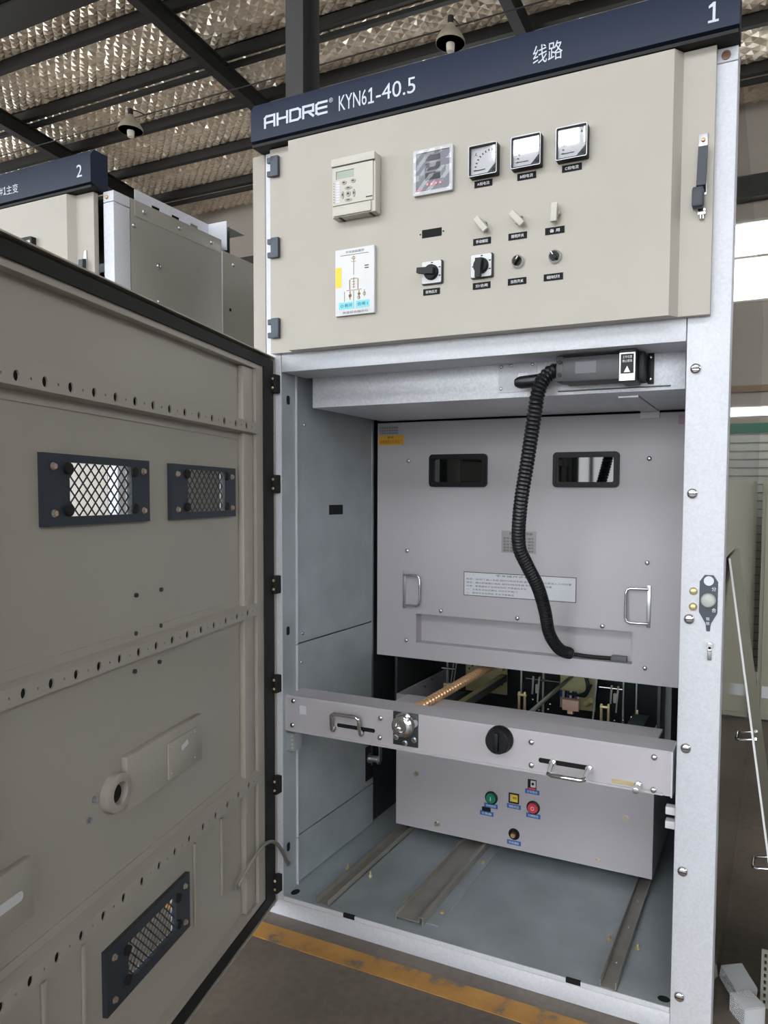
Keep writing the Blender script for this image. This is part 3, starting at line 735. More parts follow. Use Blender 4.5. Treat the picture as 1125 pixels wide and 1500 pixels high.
# three moving-iron ammeters
for i, (x0, lab) in enumerate(((.7555, 'first of three square ammeters, nearest the film-wrapped meter'), (.8715, 'middle of the three square ammeters on the instrument door'), (.9885, 'third square ammeter, nearest the lever handle of the instrument door'))):
    x1, z0, z1 = x0+.079, 2.1755, 2.2545
    t = thing('ammeter', ((x0+x1)/2, YD, z0), lab, 'ammeter', 'ammeters on the instrument door')
    b = MB(); ring_xz(b, rrect(x0, x1, z0, z1, .004), rrect(x0+.0045, x1-.0045, z0+.0045, z1-.0045, .002), -.066, YD, black); b.build('bezel', None, t)
    b = MB(); ring_xz(b, rrect(x0+.0005, x1-.0005, z0+.0005, z1-.0005, .004), rrect(x0+.0018, x1-.0018, z0+.0018, z1-.0018, .0035), -.0672, -.0655, steel); b.build('bezel_rim', None, t)
    MB().box(x0+.004, x1-.004, -.058, -.054, z0+.004, z1-.004, paper).build('dial', None, t)
    for k in range(9):
        a = PI/2*(k/8); cx, cz = x1-.016, z0+.018; r = .044
        MB().box(-.0015, .0015, -.0004, .0004, 0, .005, ink, 0, Matrix.Translation((cx-r*math.cos(a), -.0584, cz+r*math.sin(a))) @ Matrix.Rotation(a-PI/2, 4, 'Y')).build('scale_mark', None, t)
    text('dial_letter', 'A', x0+.014, x0+.022, z1-.026, z1-.016, -.0584, ink, t)
    MB().xz([(x1-.030, z0+.006), (x1-.006, z0+.006), (x1-.006, z0+.030)], -.0595, -.058, slate2).build('corner_cover', None, t)
    MB().cyl((x1-.0135, -.0595, z0+.0135), F_, .004, .0015, black, 14).build('zero_screw', None, t)
    MB().box(x0+.012, x1-.034, -.0592, -.0586, z0+.0165, z0+.0185, ink).build('needle', None, t)
    MB().box(x0+.0045, x1-.0045, -.0632, -.0626, z0+.0045, z1-.0045, dialg).build('glass', None, t)

# mimic display
x0, x1, z0, z1 = .340, .469, 1.861, 2.047
t = thing('mimic_display', ((x0+x1)/2, YD, z0), 'white status display plate printed with a circuit diagram, below the relay', 'display')
MB().box(x0, x1, -.056, YD, z0, z1, white, .002).build('housing', None, t)
DX = lambda u: x0+(x1-x0)*u
DZ = lambda v: z1-(z1-z0)*v
def mark(nm, u0, u1, v0, v1, m): MB().box(DX(u0), DX(u1), -.0568, -.0558, DZ(v1), DZ(v0), m).build(nm, None, t)
mark('yellow_sticker', .015, .165, .27, .57, yellow); mark('cyan_strip', .10, .49, .80, .905, cyan); mark('cyan_strip', .535, .88, .795, .90, cyan)
text('heading', '开关状态显示', DX(.28), DX(.75), DZ(.072), DZ(.035), -.0572, ink, t)
text('foot_lettering', '状态综合指示仪', DX(.2), DX(.86), DZ(.975), DZ(.94), -.0572, ink, t)
text('strip_lettering', 'O 断开', DX(.15), DX(.45), DZ(.88), DZ(.825), -.0573, ink, t); text('strip_lettering', '合闸 I', DX(.58), DX(.84), DZ(.875), DZ(.82), -.0573, ink, t)
mark('rule', .14, .86, .095, .10, ink)
for (u0, u1, v0, v1) in ((.475, .487, .12, .40), (.42, .44, .15, .155), (.42, .54, .20, .205), (.475, .487, .44, .60), (.37, .39, .47, .62), (.58, .60, .46, .62), (.40, .56, .455, .465), (.30, .68, .625, .632),
                         (.24, .25, .64, .79), (.38, .40, .64, .77), (.475, .487, .64, .79), (.61, .63, .64, .77), (.75, .76, .64, .74), (.355, .425, .69, .73), (.585, .655, .68, .71), (.44, .52, .50, .505), (.44, .52, .54, .545), (.44, .52, .58, .585)):
    mark('diagram_line', u0, u1, v0, v1, brown)
for u, v in ((.48, .15), (.755, .70), (.61, .75)):
    b = MB(); b.lathe((DX(u), -.0559, DZ(v)), F_, [(.005, 0), (.005, .0008), (.0038, .0008), (.0038, 0)], brown, 14); b.build('diagram_ring', None, t)
for u, v in ((.80, .285), (.80, .32)): mark('printed_mark', u-.04, u+.06, v-.006, v+.006, ink)

# ivory rotary switches with a bar grip
for x, ang, lab in ((.790, -38, 'ivory bar switch tilted, above the selector with the square plate'), (.888, -42, 'ivory bar switch tilted, middle of the three ivory switches'), (.986, 2, 'ivory bar switch standing upright under the third ammeter')):
    z = 2.055
    t = thing('rotary_switch', (x, YD, z-.02), lab, 'switch', 'ivory rotary switches')
    R = Matrix.Translation((x, 0, z)) @ Matrix.Rotation(math.radians(ang), 4, 'Y')
    MB().cyl((x, YD, z), F_, .011, .008, offw, 18).build('base', None, t)
    MB().box(-.008, .008, -.066, -.0535, -.023, .023, offw, .002, R).build('grip', None, t)
    MB().box(.008, .013, -.056, YD, -.004, .004, offwd, .001, R).build('stop_tab', None, t)
# selector switches on square plates
for x, ang, lab in ((.790, 4, 'black selector switch on white square plate with its handle pointing down'), (.646, 96, 'black selector switch on white square plate with its handle pointing sideways')):
    z = 1.951; h = .031
    t = thing('selector_switch', (x, YD, z-h), lab, 'switch', 'selector switches on white plates')
    MB().xz(rrect(x-h, x+h, z-h, z+h, .004), YD, -.050, black).build('back_plate', None, t)
    MB().xz(rrect(x-h+.001, x+h-.004, z-h+.003, z+h-.001, .004), -.050, -.0525, white).build('face_plate', None, t)
    R = Matrix.Translation((x-.001, 0, z)) @ Matrix.Rotation(math.radians(ang), 4, 'Y')
    MB().lathe((x-.001, -.0525, z), F_, [(.021, 0), (.020, .008), (.018, .010), (0, .010)], black, 24).build('knob', None, t)
    MB().prism([R @ Vector(p) for p in ((-.009, -.0625, .014), (.009, -.0625, .014), (.0065, -.0625, -.034), (-.0065, -.0625, -.034))], (0, -.014, 0), black).build('handle', None, t)
    for dx, dz in ((0, .026), (.023, .012), (-.024, 0), (.023, -.01)):
        MB().box(x+dx-.003, x+dx+.003, -.0529, -.0524, z+dz-.0015, z+dz+.0015, ink).build('position_mark', None, t)
for x, ang, lab in ((.888, 35, 'small chrome-ringed black rotary knob, nearer the square selector'), (.986, -35, 'small chrome-ringed black rotary knob under the upright ivory switch')):
    z = 1.951
    t = thing('changeover_switch', (x, YD, z-.016), lab, 'switch', 'chrome-ringed rotary knobs')
    MB().lathe((x, YD, z), F_, [(.0165, 0), (.0165, .006), (.0150, .009), (.0125, .009), (.0125, .004)], chrome, 28).build('ring', None, t)
    MB().cyl((x, YD-.003, z), F_, .0122, .008, black, 24).build('knob', None, t)
    R = Matrix.Translation((x, 0, z)) @ Matrix.Rotation(math.radians(ang), 4, 'Y')
    MB().box(-.0035, .0035, -.066, -.0565, -.011, .011, black, .0015, R).build('grip', None, t)
    MB().box(-.0012, .0012, -.0666, -.0658, .001, .0105, inkw, 0, R).build('pointer', None, t)

def catmull(P, k):
    P = [Vector(p) for p in P]; out = []
    for i in range(len(P)-1):
        p0, p1, p2, p3 = P[max(i-1, 0)], P[i], P[i+1], P[min(i+2, len(P)-1)]
        for j in range(k):
            t = j/k; out.append(.5*((2*p1)+(p2-p0)*t+(2*p0-5*p1+4*p2-p3)*t*t+(3*p1-p0-3*p2+p3)*t**3))
    out.append(P[-1]); return out
# ================================================================== breaker truck
trk = thing('breaker_truck', (.69, .75, .0675), 'grey withdrawable breaker truck with two viewing windows inside the open cabinet', 'breaker truck')
yp = .58
W1, W2 = (.336, .564, 1.383, 1.502), (.807, 1.032, 1.383, 1.502)
SL = (.281, 1.086, .797, .906)
ins = lambda w, d: (w[0]+d, w[1]-d, w[2]+d, w[3]-d)
b = MB(); plate_holes(b, .112, 1.285, .735, 1.624, yp, yp+.003, [ins(W1, .012), ins(W2, .012), SL], grey)
b.box(SL[0]-.003, SL[0], yp+.003, yp+.045, SL[2], SL[3], grey); b.box(SL[1], SL[1]+.003, yp+.003, yp+.045, SL[2], SL[3], grey)
b.box(SL[0]-.003, SL[1]+.003, yp+.045, yp+.048, SL[2]-.003, SL[3]+.003, grey); b.box(SL[0]-.003, SL[1]+.003, yp+.003, yp+.045, SL[3], SL[3]+.003, grey); b.box(SL[0]-.003, SL[1]+.003, yp+.003, yp+.045, SL[2]-.003, SL[2], grey)
b.box(.112, .115, yp+.003, yp+.03, .735, 1.624, grey); b.box(1.282, 1.285, yp+.003, yp+.03, .735, 1.624, grey); b.box(.115, 1.282, yp+.003, yp+.03, .735, .738, grey)
pan = b.build('front_panel', None, trk)
for W in (W1, W2):
    b = MB(); ring_xz(b, rrect(W[0], W[1], W[2], W[3], .014), rrect(W[0]+.018, W[1]-.018, W[2]+.018, W[3]-.018, .005), yp-.012, yp, black)
    ring_xz(b, rrect(W[0]+.004, W[1]-.004, W[2]+.004, W[3]-.004, .012), rrect(W[0]+.012, W[1]-.012, W[2]+.012, W[3]-.012, .008), yp-.015, yp-.012, black); b.build('window_frame', None, pan)
    MB().box(W[0]+.014, W[1]-.014, yp-.004, yp-.0005, W[2]+.014, W[3]-.014, glass).build('window_pane', None, pan)
for x, z in ((.246, 1.480), (1.127, 1.477), (.242, 1.142), (1.128, 1.137), (.384, .924), (.683, .920), (.985, .917), (.240, .801), (1.128, .789)):
    bolt((x, yp, z), F_, .0085, pan, chrome, 'dome')
for x, s in ((.232, 1), (1.136, -1)):      # folding grips
    MB().box(x-.006, x+.006, yp-.006, yp, .925, 1.064, steel, .001).build('grip_hinge', None, pan)
    zt, zb, w = 1.052, .938, .072*s
    path = [(x, yp-.010, zt), (x+w*.8, yp-.016, zt), (x+w*.95, yp-.017, zt-.005), (x+w, yp-.018, zt-.018), (x+w, yp-.018, zb+.018), (x+w*.95, yp-.017, zb+.005), (x+w*.8, yp-.016, zb), (x, yp-.010, zb)]
    MB().tube(path, .0048, chrome, 10).build('folding_grip', None, pan)
npl = MB().box(.621, .748, yp-.0015, yp, 1.151, 1.229, silverp).build('name_plate', None, pan)
text('plate_lettering', '高压真空断路器', .650, .735, 1.215, 1.224, yp-.0019, ink, pan)
for i in range(5): text('plate_lettering', '型号 额定电压 kV 编号', .628, .740, 1.203-.011*i-.004, 1.203-.011*i+.003, yp-.0019, ink, pan)
MB().box(.476, .894, yp-.0015, yp, .989, 1.076, mat('plate_border', (70, 72, 80), .5)).build('instruction_plate_border', None, pan)
MB().box(.4785, .8915, yp-.0019, yp-.0014, .9915, 1.0735, paper).build('instruction_plate', None, pan)
text('instruction_heading', '手车操作步骤说明', .60, .77, 1.063, 1.070, yp-.0023, ink, pan)
for i, s in enumerate(('推进：关好门 插入手柄 顺时针转动手柄 使手车由试验位置进入工作位置', '退出：确认断路器分闸后 逆时针转动手柄 手车退至试验位置', '注意：断路器处于合闸状态时 严禁推拉手车', '一、手车在试验位置时 方可打开柜门', '二、接地开关合闸后 手车不能推进')):
    text('instruction_line', s, .486, .486+min(.395, .0115*len(s)), 1.047-.0125*i, 1.0535-.0125*i, yp-.0023, ink, pan)
MB().box(.117, .204, yp-.001, yp, 1.579, 1.613, mat('grey_sticker', (170, 172, 178), .5)).build('grey_sticker', None, pan)
for i in range(3): text('sticker_lettering', '注意安全事项说明', .121, .199, 1.602-.010*i, 1.609-.010*i, yp-.0014, ink, pan)
MB().box(.117, .224, yp-.001, yp, 1.541, 1.577, orange).build('yellow_sticker', None, pan)
text('sticker_lettering', '警告', .155, .182, 1.565, 1.574, yp-.0014, ink, pan); text('sticker_lettering', '未断电禁止打开此门', .122, .219, 1.546, 1.560, yp-.0014, mat('red_brown_ink', (140, 60, 30), .6), pan)
MB().box(1.215, 1.25, yp-.001, yp, 1.585, 1.615, mat('pinkish_sticker', (176, 150, 158), .5)).build('small_sticker', None, pan)

# lower mechanism box
b = MB(); b.box(.215, 1.171, .55, .554, .097, .60, grey); b.box(.215, .219, .554, 1.25, .097, .60, grey); b.box(1.167, 1.171, .554, 1.25, .097, .60, grey); b.box(.219, 1.167, .558, 1.246, .430, .434, blackm); b.box(.219, 1.167, 1.246, 1.25, .097, .60, steeldk)  # inner plate in black: the cavity's shade is put into its colour
low = b.build('mechanism_box', None, trk)
for x, z in ((.300, .303), (1.083, .287), (.389, .130), (.991, .121)): bolt((x, .55, z), F_, .0085, low, MATS['pale_copper_bolt'], 'hex')
def blabel(x, z, s):
    MB().box(x-.026, x+.026, .549, .55, z-.008, z+.008, blue).build('button_label', None, low); text('label_lettering', s, x-.019, x+.019, z-.0045, z+.0045, .5486, inkw, low)
for x, z, m, mk in ((.605, .268, green, 'I'), (.762, .262, red, 'O')):
    MB().lathe((x, .55, z), F_, [(.024, 0), (.024, .004), (.021, .006), (.0185, .006)], black, 24).build('button_ring', None, low)
    MB().lathe((x, .55, z), F_, [(.0185, 0), (.0185, .010), (.016, .012), (0, .012)], m, 24).build('push_button', None, low)
    text('button_mark', mk, x-(.0015 if mk == 'I' else .006), x+(.0015 if mk == 'I' else .006), z-.007, z+.007, .5376, inkw, low)
blabel(.603, .238, '合闸按钮'); blabel(.587, .207, '计数器'); blabel(.690, .252, '储能状态'); blabel(.757, .317, '分合指示'); blabel(.762, .232, '分闸按钮'); blabel(.692, .121, '手动储能')
MB().box(.570, .602, .546, .55, .216, .230, black).build('counter_window', None, low)
b = MB(); ring_xz(b, [(.671, .264), (.709, .264), (.709, .300), (.671, .300)], [(.675, .268), (.705, .268), (.705, .296), (.675, .296)], .546, .55, black); b.build('charge_window', None, low)
MB().box(.681, .705, .547, .5495, .270, .296, yellow).build('charge_flag', None, low); text('charge_mark', '弹簧', .685, .701, .279, .289, .5466, ink, low)
MB().box(.741, .772, .547, .55, .325, .361, black).build('position_window', None, low); MB().box(.752, .770, .546, .547, .335, .358, white).build('position_flag', None, low); MB().cyl((.760, .5458, .347), F_, .005, .0006, black, 14).build('position_mark', None, low)
MB().box(.744, .770, .546, .547, .326, .332, red).build('position_stripe', None, low)
MB().lathe((.692, .5498, .152), F_, [(.021, 0), (.021, .0006), (0, .0006)], blackhole, 24).build('crank_hole', None, low); MB().cyl((.692, .549, .152), F_, .009, .014, copper, 6).build('crank_hex', None, low)
for x in (.247, 1.144):
    for y in (.68, 1.15): MB().cyl((x-.008, y, .0675+.03), (1, 0, 0), .03, .016, steeldk, 24).build('wheel', None, trk)
for x0 in (.223, 1.152):
    MB().box(x0+.004, x0+.012, .62, 1.22, .094, .13, steeldk).build('axle_plate', None, trk)

# push-in crossbar
yc = .015
b = MB(); b.prism([(.104, y, z) for y, z in ((yc, .602), (yc, .709), (yc+.005, .715), (yc+.095, .715), (yc+.095, .711), (yc+.007, .711), (yc+.004, .707), (yc+.004, .606), (yc+.03, .606), (yc+.03, .602))], (1.184, 0, 0), grey)
b.box(.12, 1.27, yc-.003, yc, .602, .608, grey)
xb = b.build('crossbar', None, trk)
MB().box(1.288, 1.292, yc+.002, yc+.09, .598, .715, galv).build('end_plate', None, xb); MB().box(.1005, .104, yc+.002, yc+.09, .598, .715, galv).build('end_plate', None, xb)
MB().box(.42, 1.235, yc+.098, .250, .688, .698, grey, .002).build('slide_plate', None, trk)
for x0 in (.45, 1.10): MB().box(x0, x0+.05, yc+.09, .553, .60, .64, steeldk).build('slide_arm', None, trk)
for x, z in ((.137, .700), (.133, .622), (.453, .688), (.451, .629), (.923, .686), (.924, .623), (1.247, .696), (1.247, .612)):
    bolt((x, yc, z), F_, .0085, xb, chrome, 'dome')
MB().box(.161, .185, yc-.0008, yc, .662, .688, paper).build('square_sticker', None, xb)
MB().xz(rrect(.30, .434, .640, .652, .005), yc-.0008, yc, blackhole).build('handle_slot', None, xb)
def uhandle(x0, x1, zf, zg, yg):
    path = [(x0, yc+.002, zf), (x0, yc-.012, zf)]
    P0, P1 = Vector((x0, yc-.014, zf)), Vector((x0+.006, yg, zg)); P2, P3 = Vector((x1+.002, yg, zg)), Vector((x1, yc-.014, zf))
    for t_ in (.35, .7, .88): path.append(tuple(P0.lerp(P1, t_)))
    path += [tuple(P1+Vector((.010, 0, 0))), tuple(P1.lerp(P2, .5)), tuple(P2-Vector((.010, 0, 0)))]
    for t_ in (.12, .3, .65): path.append(tuple(P2.lerp(P3, t_)))
    path += [(x1, yc-.012, zf), (x1, yc+.002, zf)]
    b = MB(); b.tube(path, .006, chrome, 12); b.cyl((x0, yc, zf), F_, .010, .008, chrome, 16); b.cyl((x1, yc, zf), F_, .010, .008, chrome, 16)
    return b.build('pull_handle', None, xb)
uhandle(.290, .390, .634, .688, -.012); uhandle(.985, 1.083, .640, .632, -.055)
MB().xz(rrect(.944, 1.085, .634, .647, .005), yc-.0008, yc, blackhole).build('handle_slot', None, xb)
MB().xz(rrect(1.140, 1.215, .613, .623, .004), yc-.0008, yc, brass).build('pin_slot', None, xb)
b = MB(); b.cyl((1.210, yc, .619), F_, .008, .045, chrome, 16, bev=.0015); b.cyl((1.210, yc, .619), F_, .011, .010, chrome, 16); b.build('locking_pin', None, xb)
b = MB(); b.lathe((.834, yc, .682), F_, [(.038, 0), (.038, .012), (.035, .016), (.034, .030), (.031, .033), (0, .033)], black, 32); b.box(.827, .841, yc-.043, yc-.030, .655, .709, black, .003); b.build('rotary_knob', None, xb)
MB().box(.497, .580, yc-.004, yc, .617, .717, steeldk, .002).build('socket_plate', None, xb)
b = MB(); b.lathe((.537, yc-.004, .682), F_, [(.036, 0), (.036, .010), (.030, .014), (.030, .026), (.024, .030), (.016, .030), (.013, .018), (0, .018)], chrome, 28); b.cyl((.560, yc-.004, .690), F_, .020, .020, chrome, 20); b.build('crank_socket', None, xb)
for x, z in ((.508, .640), (.538, .626), (.568, .640)): bolt((x, yc-.004, z), F_, .0065, xb, chrome, 'hex')

# mechanism seen between panel and crossbar
n = 124; pts = []; rad = []
for i in range(n+1): pts.append((.534, .10+.66*i/n, .706)); rad.append((.0165, .0165, .0115, .0115)[i % 4])
MB().tube(pts, .012, copper, 14, rad).build('lead_screw', None, trk)
MB().box(.556, .580, .12, .76, .660, .666, mat('olive_guide', (132, 128, 96), .4, .3)).build('guide_bar', None, trk); MB().box(.578, .582, .12, .76, .640, .666, steeldk).build('guide_bar', None, trk)
MB().tube([(.834, .04, .684), (.834, .78, .686)], .007, mat('grey_green_shaft', (120, 128, 112), .35, .5), 12).build('knob_shaft', None, trk)
zl = mat('bright_zinc_strip', (176, 180, 182), .35, .3)
bp_ = MB().box(.372, .550, .85, .856, .560, .76, brassd).build('bearing_plate', None, trk)
for x, z in ((.387, .650), (.402, .664), (.41, .68), (.44, .672), (.53, .60)): MB().cyl((x, .85, z), F_, .004, .001, blackhole, 10).build('plate_hole', None, bp_)
MB().box(.505, .565, .76, .85, .675, .735, brass, .004).build('bearing_block', None, trk); MB().cyl((.575, .78, .70), (1, 0, 0), .010, .03, copper, 12).build('bearing_nut', None, trk)
tp = MB().box(.768, .905, .85, .856, .540, .76, brassd).build('terminal_plate', None, trk)
MB().cyl((.825, .85, .648), F_, .008, .006, steel, 16).build('plate_stud', None, tp); MB().cyl((.868, .85, .566), (.6, -.5, .5), .011, .04, mat('cream_relay', (214, 204, 150), .45), 14).build('plate_stud', None, tp)
tb = MB().box(.786, .850, .815, .845, .541, .582, pink, .003).build('terminal_block', None, trk)
MB().box(.806, .828, .815, .835, .528, .541, pink, .002).build('terminal_foot', None, tb)
for i in range(8):
    x = .776+.0095*i
    MB().cyl((x, .832, .588), (.1, -.3, 1), .0042, .026, (mat('blue_ferrule', (66, 70, 150), .5), inkw, black)[i % 3], 8).build('wire_end', None, tb)
for i in range(6):
    MB().tube(catmull([(.800+.010*i, .822, .608), (.835+.008*i, .812, .604), (.872+.005*i, .815, .618+.006*i), (.876+.002*i, .825, .648), (.856+.002*i, .838, .70), (.85, .845, .75)], 6), .0035, mat('dark_wire', (22, 44, 40), .45), 6).build('wire', None, tb)
for x, z0 in ((.085, .44), (.191, .50), (.311, .585), (.626, .585), (.714, .50), (1.018, .49), (1.065, .56)):
    MB().box(x-.0028, x+.0028, .80, .812, z0, .78, zl).build('upright_strip', None, trk)
MB().prism([(.902, .80, .49), (.908, .80, .49), (.928, .80, .74), (.922, .80, .74)], (0, .004, 0), zl).build('stay_rod', None, trk)
for x, z1, z0 in ((.653, .624, .47), (.675, .626, .47), (.961, .617, .46), (.986, .620, .46), (.347, .622, .56), (.366, .624, .56)):
    MB().box(x-.0045, x+.0045, .695, .705, z0, z1, brass, .003).build('link_bar', None, trk)
for x0, z in ((.648, .612), (.956, .606), (.343, .614)): MB().cyl((x0, .70, z), (1, 0, 0), .0055, .034, brass, 10).build('link_pin', None, trk)
for x0, x1, z in ((.655, .785, .657), (.935, 1.02, .657), (.66, .74, .520), (.985, 1.04, .515), (.192, .225, .575), (.30, .36, .66)):
    MB().cyl((x0, .775, z), (1, 0, 0), .0048, x1-x0, chrome, 10).build('cross_pin', None, trk)
for x in (.681, 1.0-.022):
    MB().prism([(x-.003, .77, .60), (x+.003, .77, .60), (x+.006, .77, .668), (x, .77, .668)], (0, .006, 0), zl).build('lever', None, trk)
    MB().prism([(x+.018, .77, .57), (x+.023, .77, .57), (x+.030, .77, .668), (x+.024, .77, .668)], (0, .006, 0), zl).build('lever', None, trk)
    MB().cyl((x+.004, .79, .655), (1, 0, 0), .014, .018, steeldk, 16).build('roller', None, trk); MB().box(x+.006, x+.020, .785, .80, .600, .635, mat('pale_damper', (206, 190, 180), .5), .003).build('damper', None, trk)
for x in (.34, .352): MB().prism([(x-.01, .79, .60), (x-.007, .79, .60), (x+.008, .79, .70), (x+.005, .79, .70)], (0, .004, 0), zl).build('lever', None, trk)
b = MB(); b.box(1.078, 1.087, .715, .722, .545, .606, brass, .002); b.cyl((1.062, .718, .577), (1, 0, 0), .0045, .035, steel, 8); b.build('catch', None, trk)
for x, y, z in ((.70, .76, .56), (.715, .75, .548), (1.03, .74, .555), (1.115, .72, .58), (.745, .77, .55), (.752, .77, .57), (.69, .75, .585), (.245, .80, .60), (1.0, .74, .55)):
    bolt((x, y, z), F_, .0042, trk, chrome, 'dome', 'rivet')
MB().box(.20, 1.19, 1.0, 1.01, .40, .80, steeldk).build('rear_plate', None, trk)
MB().box(.135, .18, .80, .83, .42, .80, steeldk).build('side_plate', None, trk); MB().box(1.17, 1.20, .70, 1.0, .42, .80, galvd).build('side_plate', None, trk)
for x0 in (.19, 1.17): MB().box(x0, x0+.01, .583, 1.0, .434, .735, steeldk).build('panel_bracket', None, trk)
# interlock shaft on the left lining
MB().box(.0995, .1004, .514, .571, .25, .385, blackhole).build('lining_notch', None, cab)
b = MB(); b.cyl((.100, .545, .335), (1, 0, 0), .020, .006, steel, 20); b.cyl((.106, .545, .335), (1, 0, 0), .013, .035, steel, 18); b.cyl((.141, .545, .335), (1, 0, 0), .018, .005, steel, 20)
b.box(.146, .150, .535, .555, .33, .42, steel); b.build('interlock_shaft', None, cab)

# ================================================================== control cable with plug
cb = thing('control_cable', (.9, .3, .81), 'black corrugated hose with a dark grey plug hanging inside the open cabinet', 'cable')
ctrl = [(.968, .070, 1.690), (.945, .066, 1.684), (.922, .064, 1.660), (.908, .066, 1.620), (.902, .07, 1.584), (.876, .09, 1.454), (.846, .12, 1.318), (.823, .18, 1.209), (.830, .23, 1.149), (.845, .30, 1.072), (.844, .38, .988), (.837, .46, .899), (.850, .535, .835), (.875, .585, .812)]
def resample(P, d):
    out = [P[0]]; acc = 0
    for a, c in zip(P[:-1], P[1:]):
        L = (c-a).length; pos = d-acc
        while pos <= L: out.append(a.lerp(c, pos/L)); pos += d
        acc = (acc+L) % d
    return out
path = resample(catmull(ctrl, 30), .0028)
MB().tube(path, .02, hosem, 16, [(.0200, .0212, .0200, .0178)[i % 4] for i in range(len(path))]).build('corrugated_hose', None, cb)
MB().tube(catmull([(.872, .588, .811), (.90, .60, .806), (.95, .606, .803), (1.02, .606, .805)], 10), .007, blackm, 10).build('thin_cable', None, cb)
MB().box(1.012, 1.065, .594, .618, .7975, .816, mat('grey_connector', (92, 94, 100), .5), .003).build('connector', None, cb)
plugm = mat('plug_grey', (58, 60, 64), .42)
MB().box(.985, 1.135, .038, .112, 1.652, 1.716, plugm, .003).build('plug_body', None, cb)
MB().box(1.020, 1.075, .0372, .038, 1.672, 1.702, mat('rating_sticker', (84, 86, 92), .4)).build('rating_sticker', None, cb)
b = MB(); b.box(.966, .986, .045, .105, 1.655, 1.722, plugm, .003); fl = b.build('cable_clamp', None, cb)
for z in (1.672, 1.706): MB().cyl((.976, .045, z), F_, .006, .003, black, 12).build('clamp_screw', None, cb)
cv = MB().box(1.134, 1.176, .034, .116, 1.645, 1.728, plugm, .003).build('plug_cover', None, cb)
MB().box(1.1355, 1.1745, .0332, .0340, 1.6465, 1.716, steel).build('label_border', None, cv); MB().box(1.1385, 1.1715, .0327, .0333, 1.6635, 1.713, black).build('warning_label', None, cv)
text('warning_lettering', '工作位置', 1.143, 1.167, 1.702, 1.709, .0323, inkw, cv); text('warning_lettering', '禁止拔插', 1.143, 1.167, 1.692, 1.699, .0323, inkw, cv)
b = MB(); b.xz([(1.147, 1.667), (1.163, 1.667), (1.155, 1.683)], .0328, .0322, inkw); b.build('warning_triangle', None, cv)
b = MB(); b.box(1.1765, 1.192, .06, .129, 1.652, 1.722, black, .002); b.box(1.192, 1.207, .118, .129, 1.648, 1.728, black, .001); sk_ = b.build('socket_housing', None, cb)
for z in (1.660, 1.716): bolt((1.199, .118, z), F_, .005, sk_, chrome, 'dome', 'screw')
MB().tube([(.842, .075, 1.664), (.85, .075, 1.664), (.86, .075, 1.664), (.90, .078, 1.667), (.93, .082, 1.672)], .017, hosem, 16, [.010, .015, .0175, .0175, .0165]).build('rubber_sleeve', None, cb)
MB().box(.95, 1.25, .122, .1295, 1.640, 1.6425, steeldk).build('drip_strip', None, cb)
# ================================================================== neighbouring cabinet numbered 2
cab2 = thing('switchgear_cabinet', (-1.3, 1.4, 0), 'closed switchgear cabinet numbered 2 standing beyond the open door', 'cabinet', 'switchgear cabinets in the row')
h2 = header(-2.0, -.648, cab2)
text('lettering', '2', -.715, -.689, 2.432, 2.473, -.0509, letter, h2)
text('lettering', '#', -1.122, -1.102, 2.435, 2.462, -.0509, letter, h2); one(-1.098, -1.086, 2.435, 2.463, -.0503, h2); text('lettering', '主变', -1.082, -1.018, 2.432, 2.464, -.0509, letter, h2)
MB().box(-.650, -.600, 0, .07, 0, 2.354, galv, .003).build('post', None, cab2)
pc = MB().box(-.650, -.600, .0005, .07, 2.356, 2.392, galv, .002).build('post_cap', None, cab2)
bolt((-.632, .0005, 2.372), F_, .007, pc, copper, 'dome', 'screw')
MB().box(-2.0, -1.95, 0, .07, 0, 2.392, galv, .003).build('post', None, cab2)
b = MB(); x0, x1, a, c = -1.94, -.672, -1.87, -.775
b.prism([(x, y, 1.781) for x, y in [(x0, -.002), (x0, -.020), (a, -.020), (a+.006, -.045), (c, -.045), (c+.018, -.020), (x1, -.020), (x1, -.002)]], (0, 0, .6085), cream)
ud2 = b.build('upper_door', None, cab2)
MB().box(-.728, -.708, -.024, -.0205, 2.055, 2.195, steel, .001).build('handle_plate', None, ud2)
MB().prism([(-.727, -.026, 2.165), (-.727, -.040, 2.160), (-.729, -.046, 2.07), (-.729, -.026, 2.06)], (.020, 0, 0), slate2).build('handle_lever', None, ud2)
MB().box(-.740, -.712, -.050, -.026, 2.022, 2.068, slate2, .005).build('handle_grip', None, ud2)
b = MB(); ring_xz(b, rrect(-1.02, -.935, 2.17, 2.262, .004), rrect(-1.012, -.943, 2.178, 2.254, .002), -.064, -.0455, black); b.build('meter_bezel', None, ud2)
MB().box(-1.014, -.941, -.058, -.0455, 2.176, 2.256, paper).build('meter_dial', None, ud2)
MB().box(-1.95, -.652, .0, .03, .05, 1.775, cream, .003).build('lower_door', None, cab2)
MB().box(-1.95, -.652, .0, .06, .0, .05, galv, .002).build('sill', None, cab2)
s1 = MB().box(-.612, -.600, .072, .530, 0, 2.392, greyside, .001).build('side_panel', None, cab2)
s2_ = MB().box(-.612, -.600, .536, 2.8, 0, 2.352, greyside, .001).build('side_panel', None, cab2)
MB().box(-.6015, -.5985, .09, .525, 2.335, 2.388, greyside, .001).build('side_strip', None, s1)
for y, z in ((.13, 2.362), (.30, 2.362), (.47, 2.362)): bolt((-.5985, y, z), (1, 0, 0), .009, s1, steel, 'dome', 'screw')
for y, z in ((.085, 2.30), (.195, 2.19), (.195, 2.06), (.30, 1.98), (.195, 1.93)): bolt((-.600, y, z), (1, 0, 0), .009, s1, steel, 'dome', 'screw')
for y, z in ((.60, 2.31), (.75, 2.30)): bolt((-.600, y, z), (1, 0, 0), .009, s2_, steel, 'dome', 'screw')
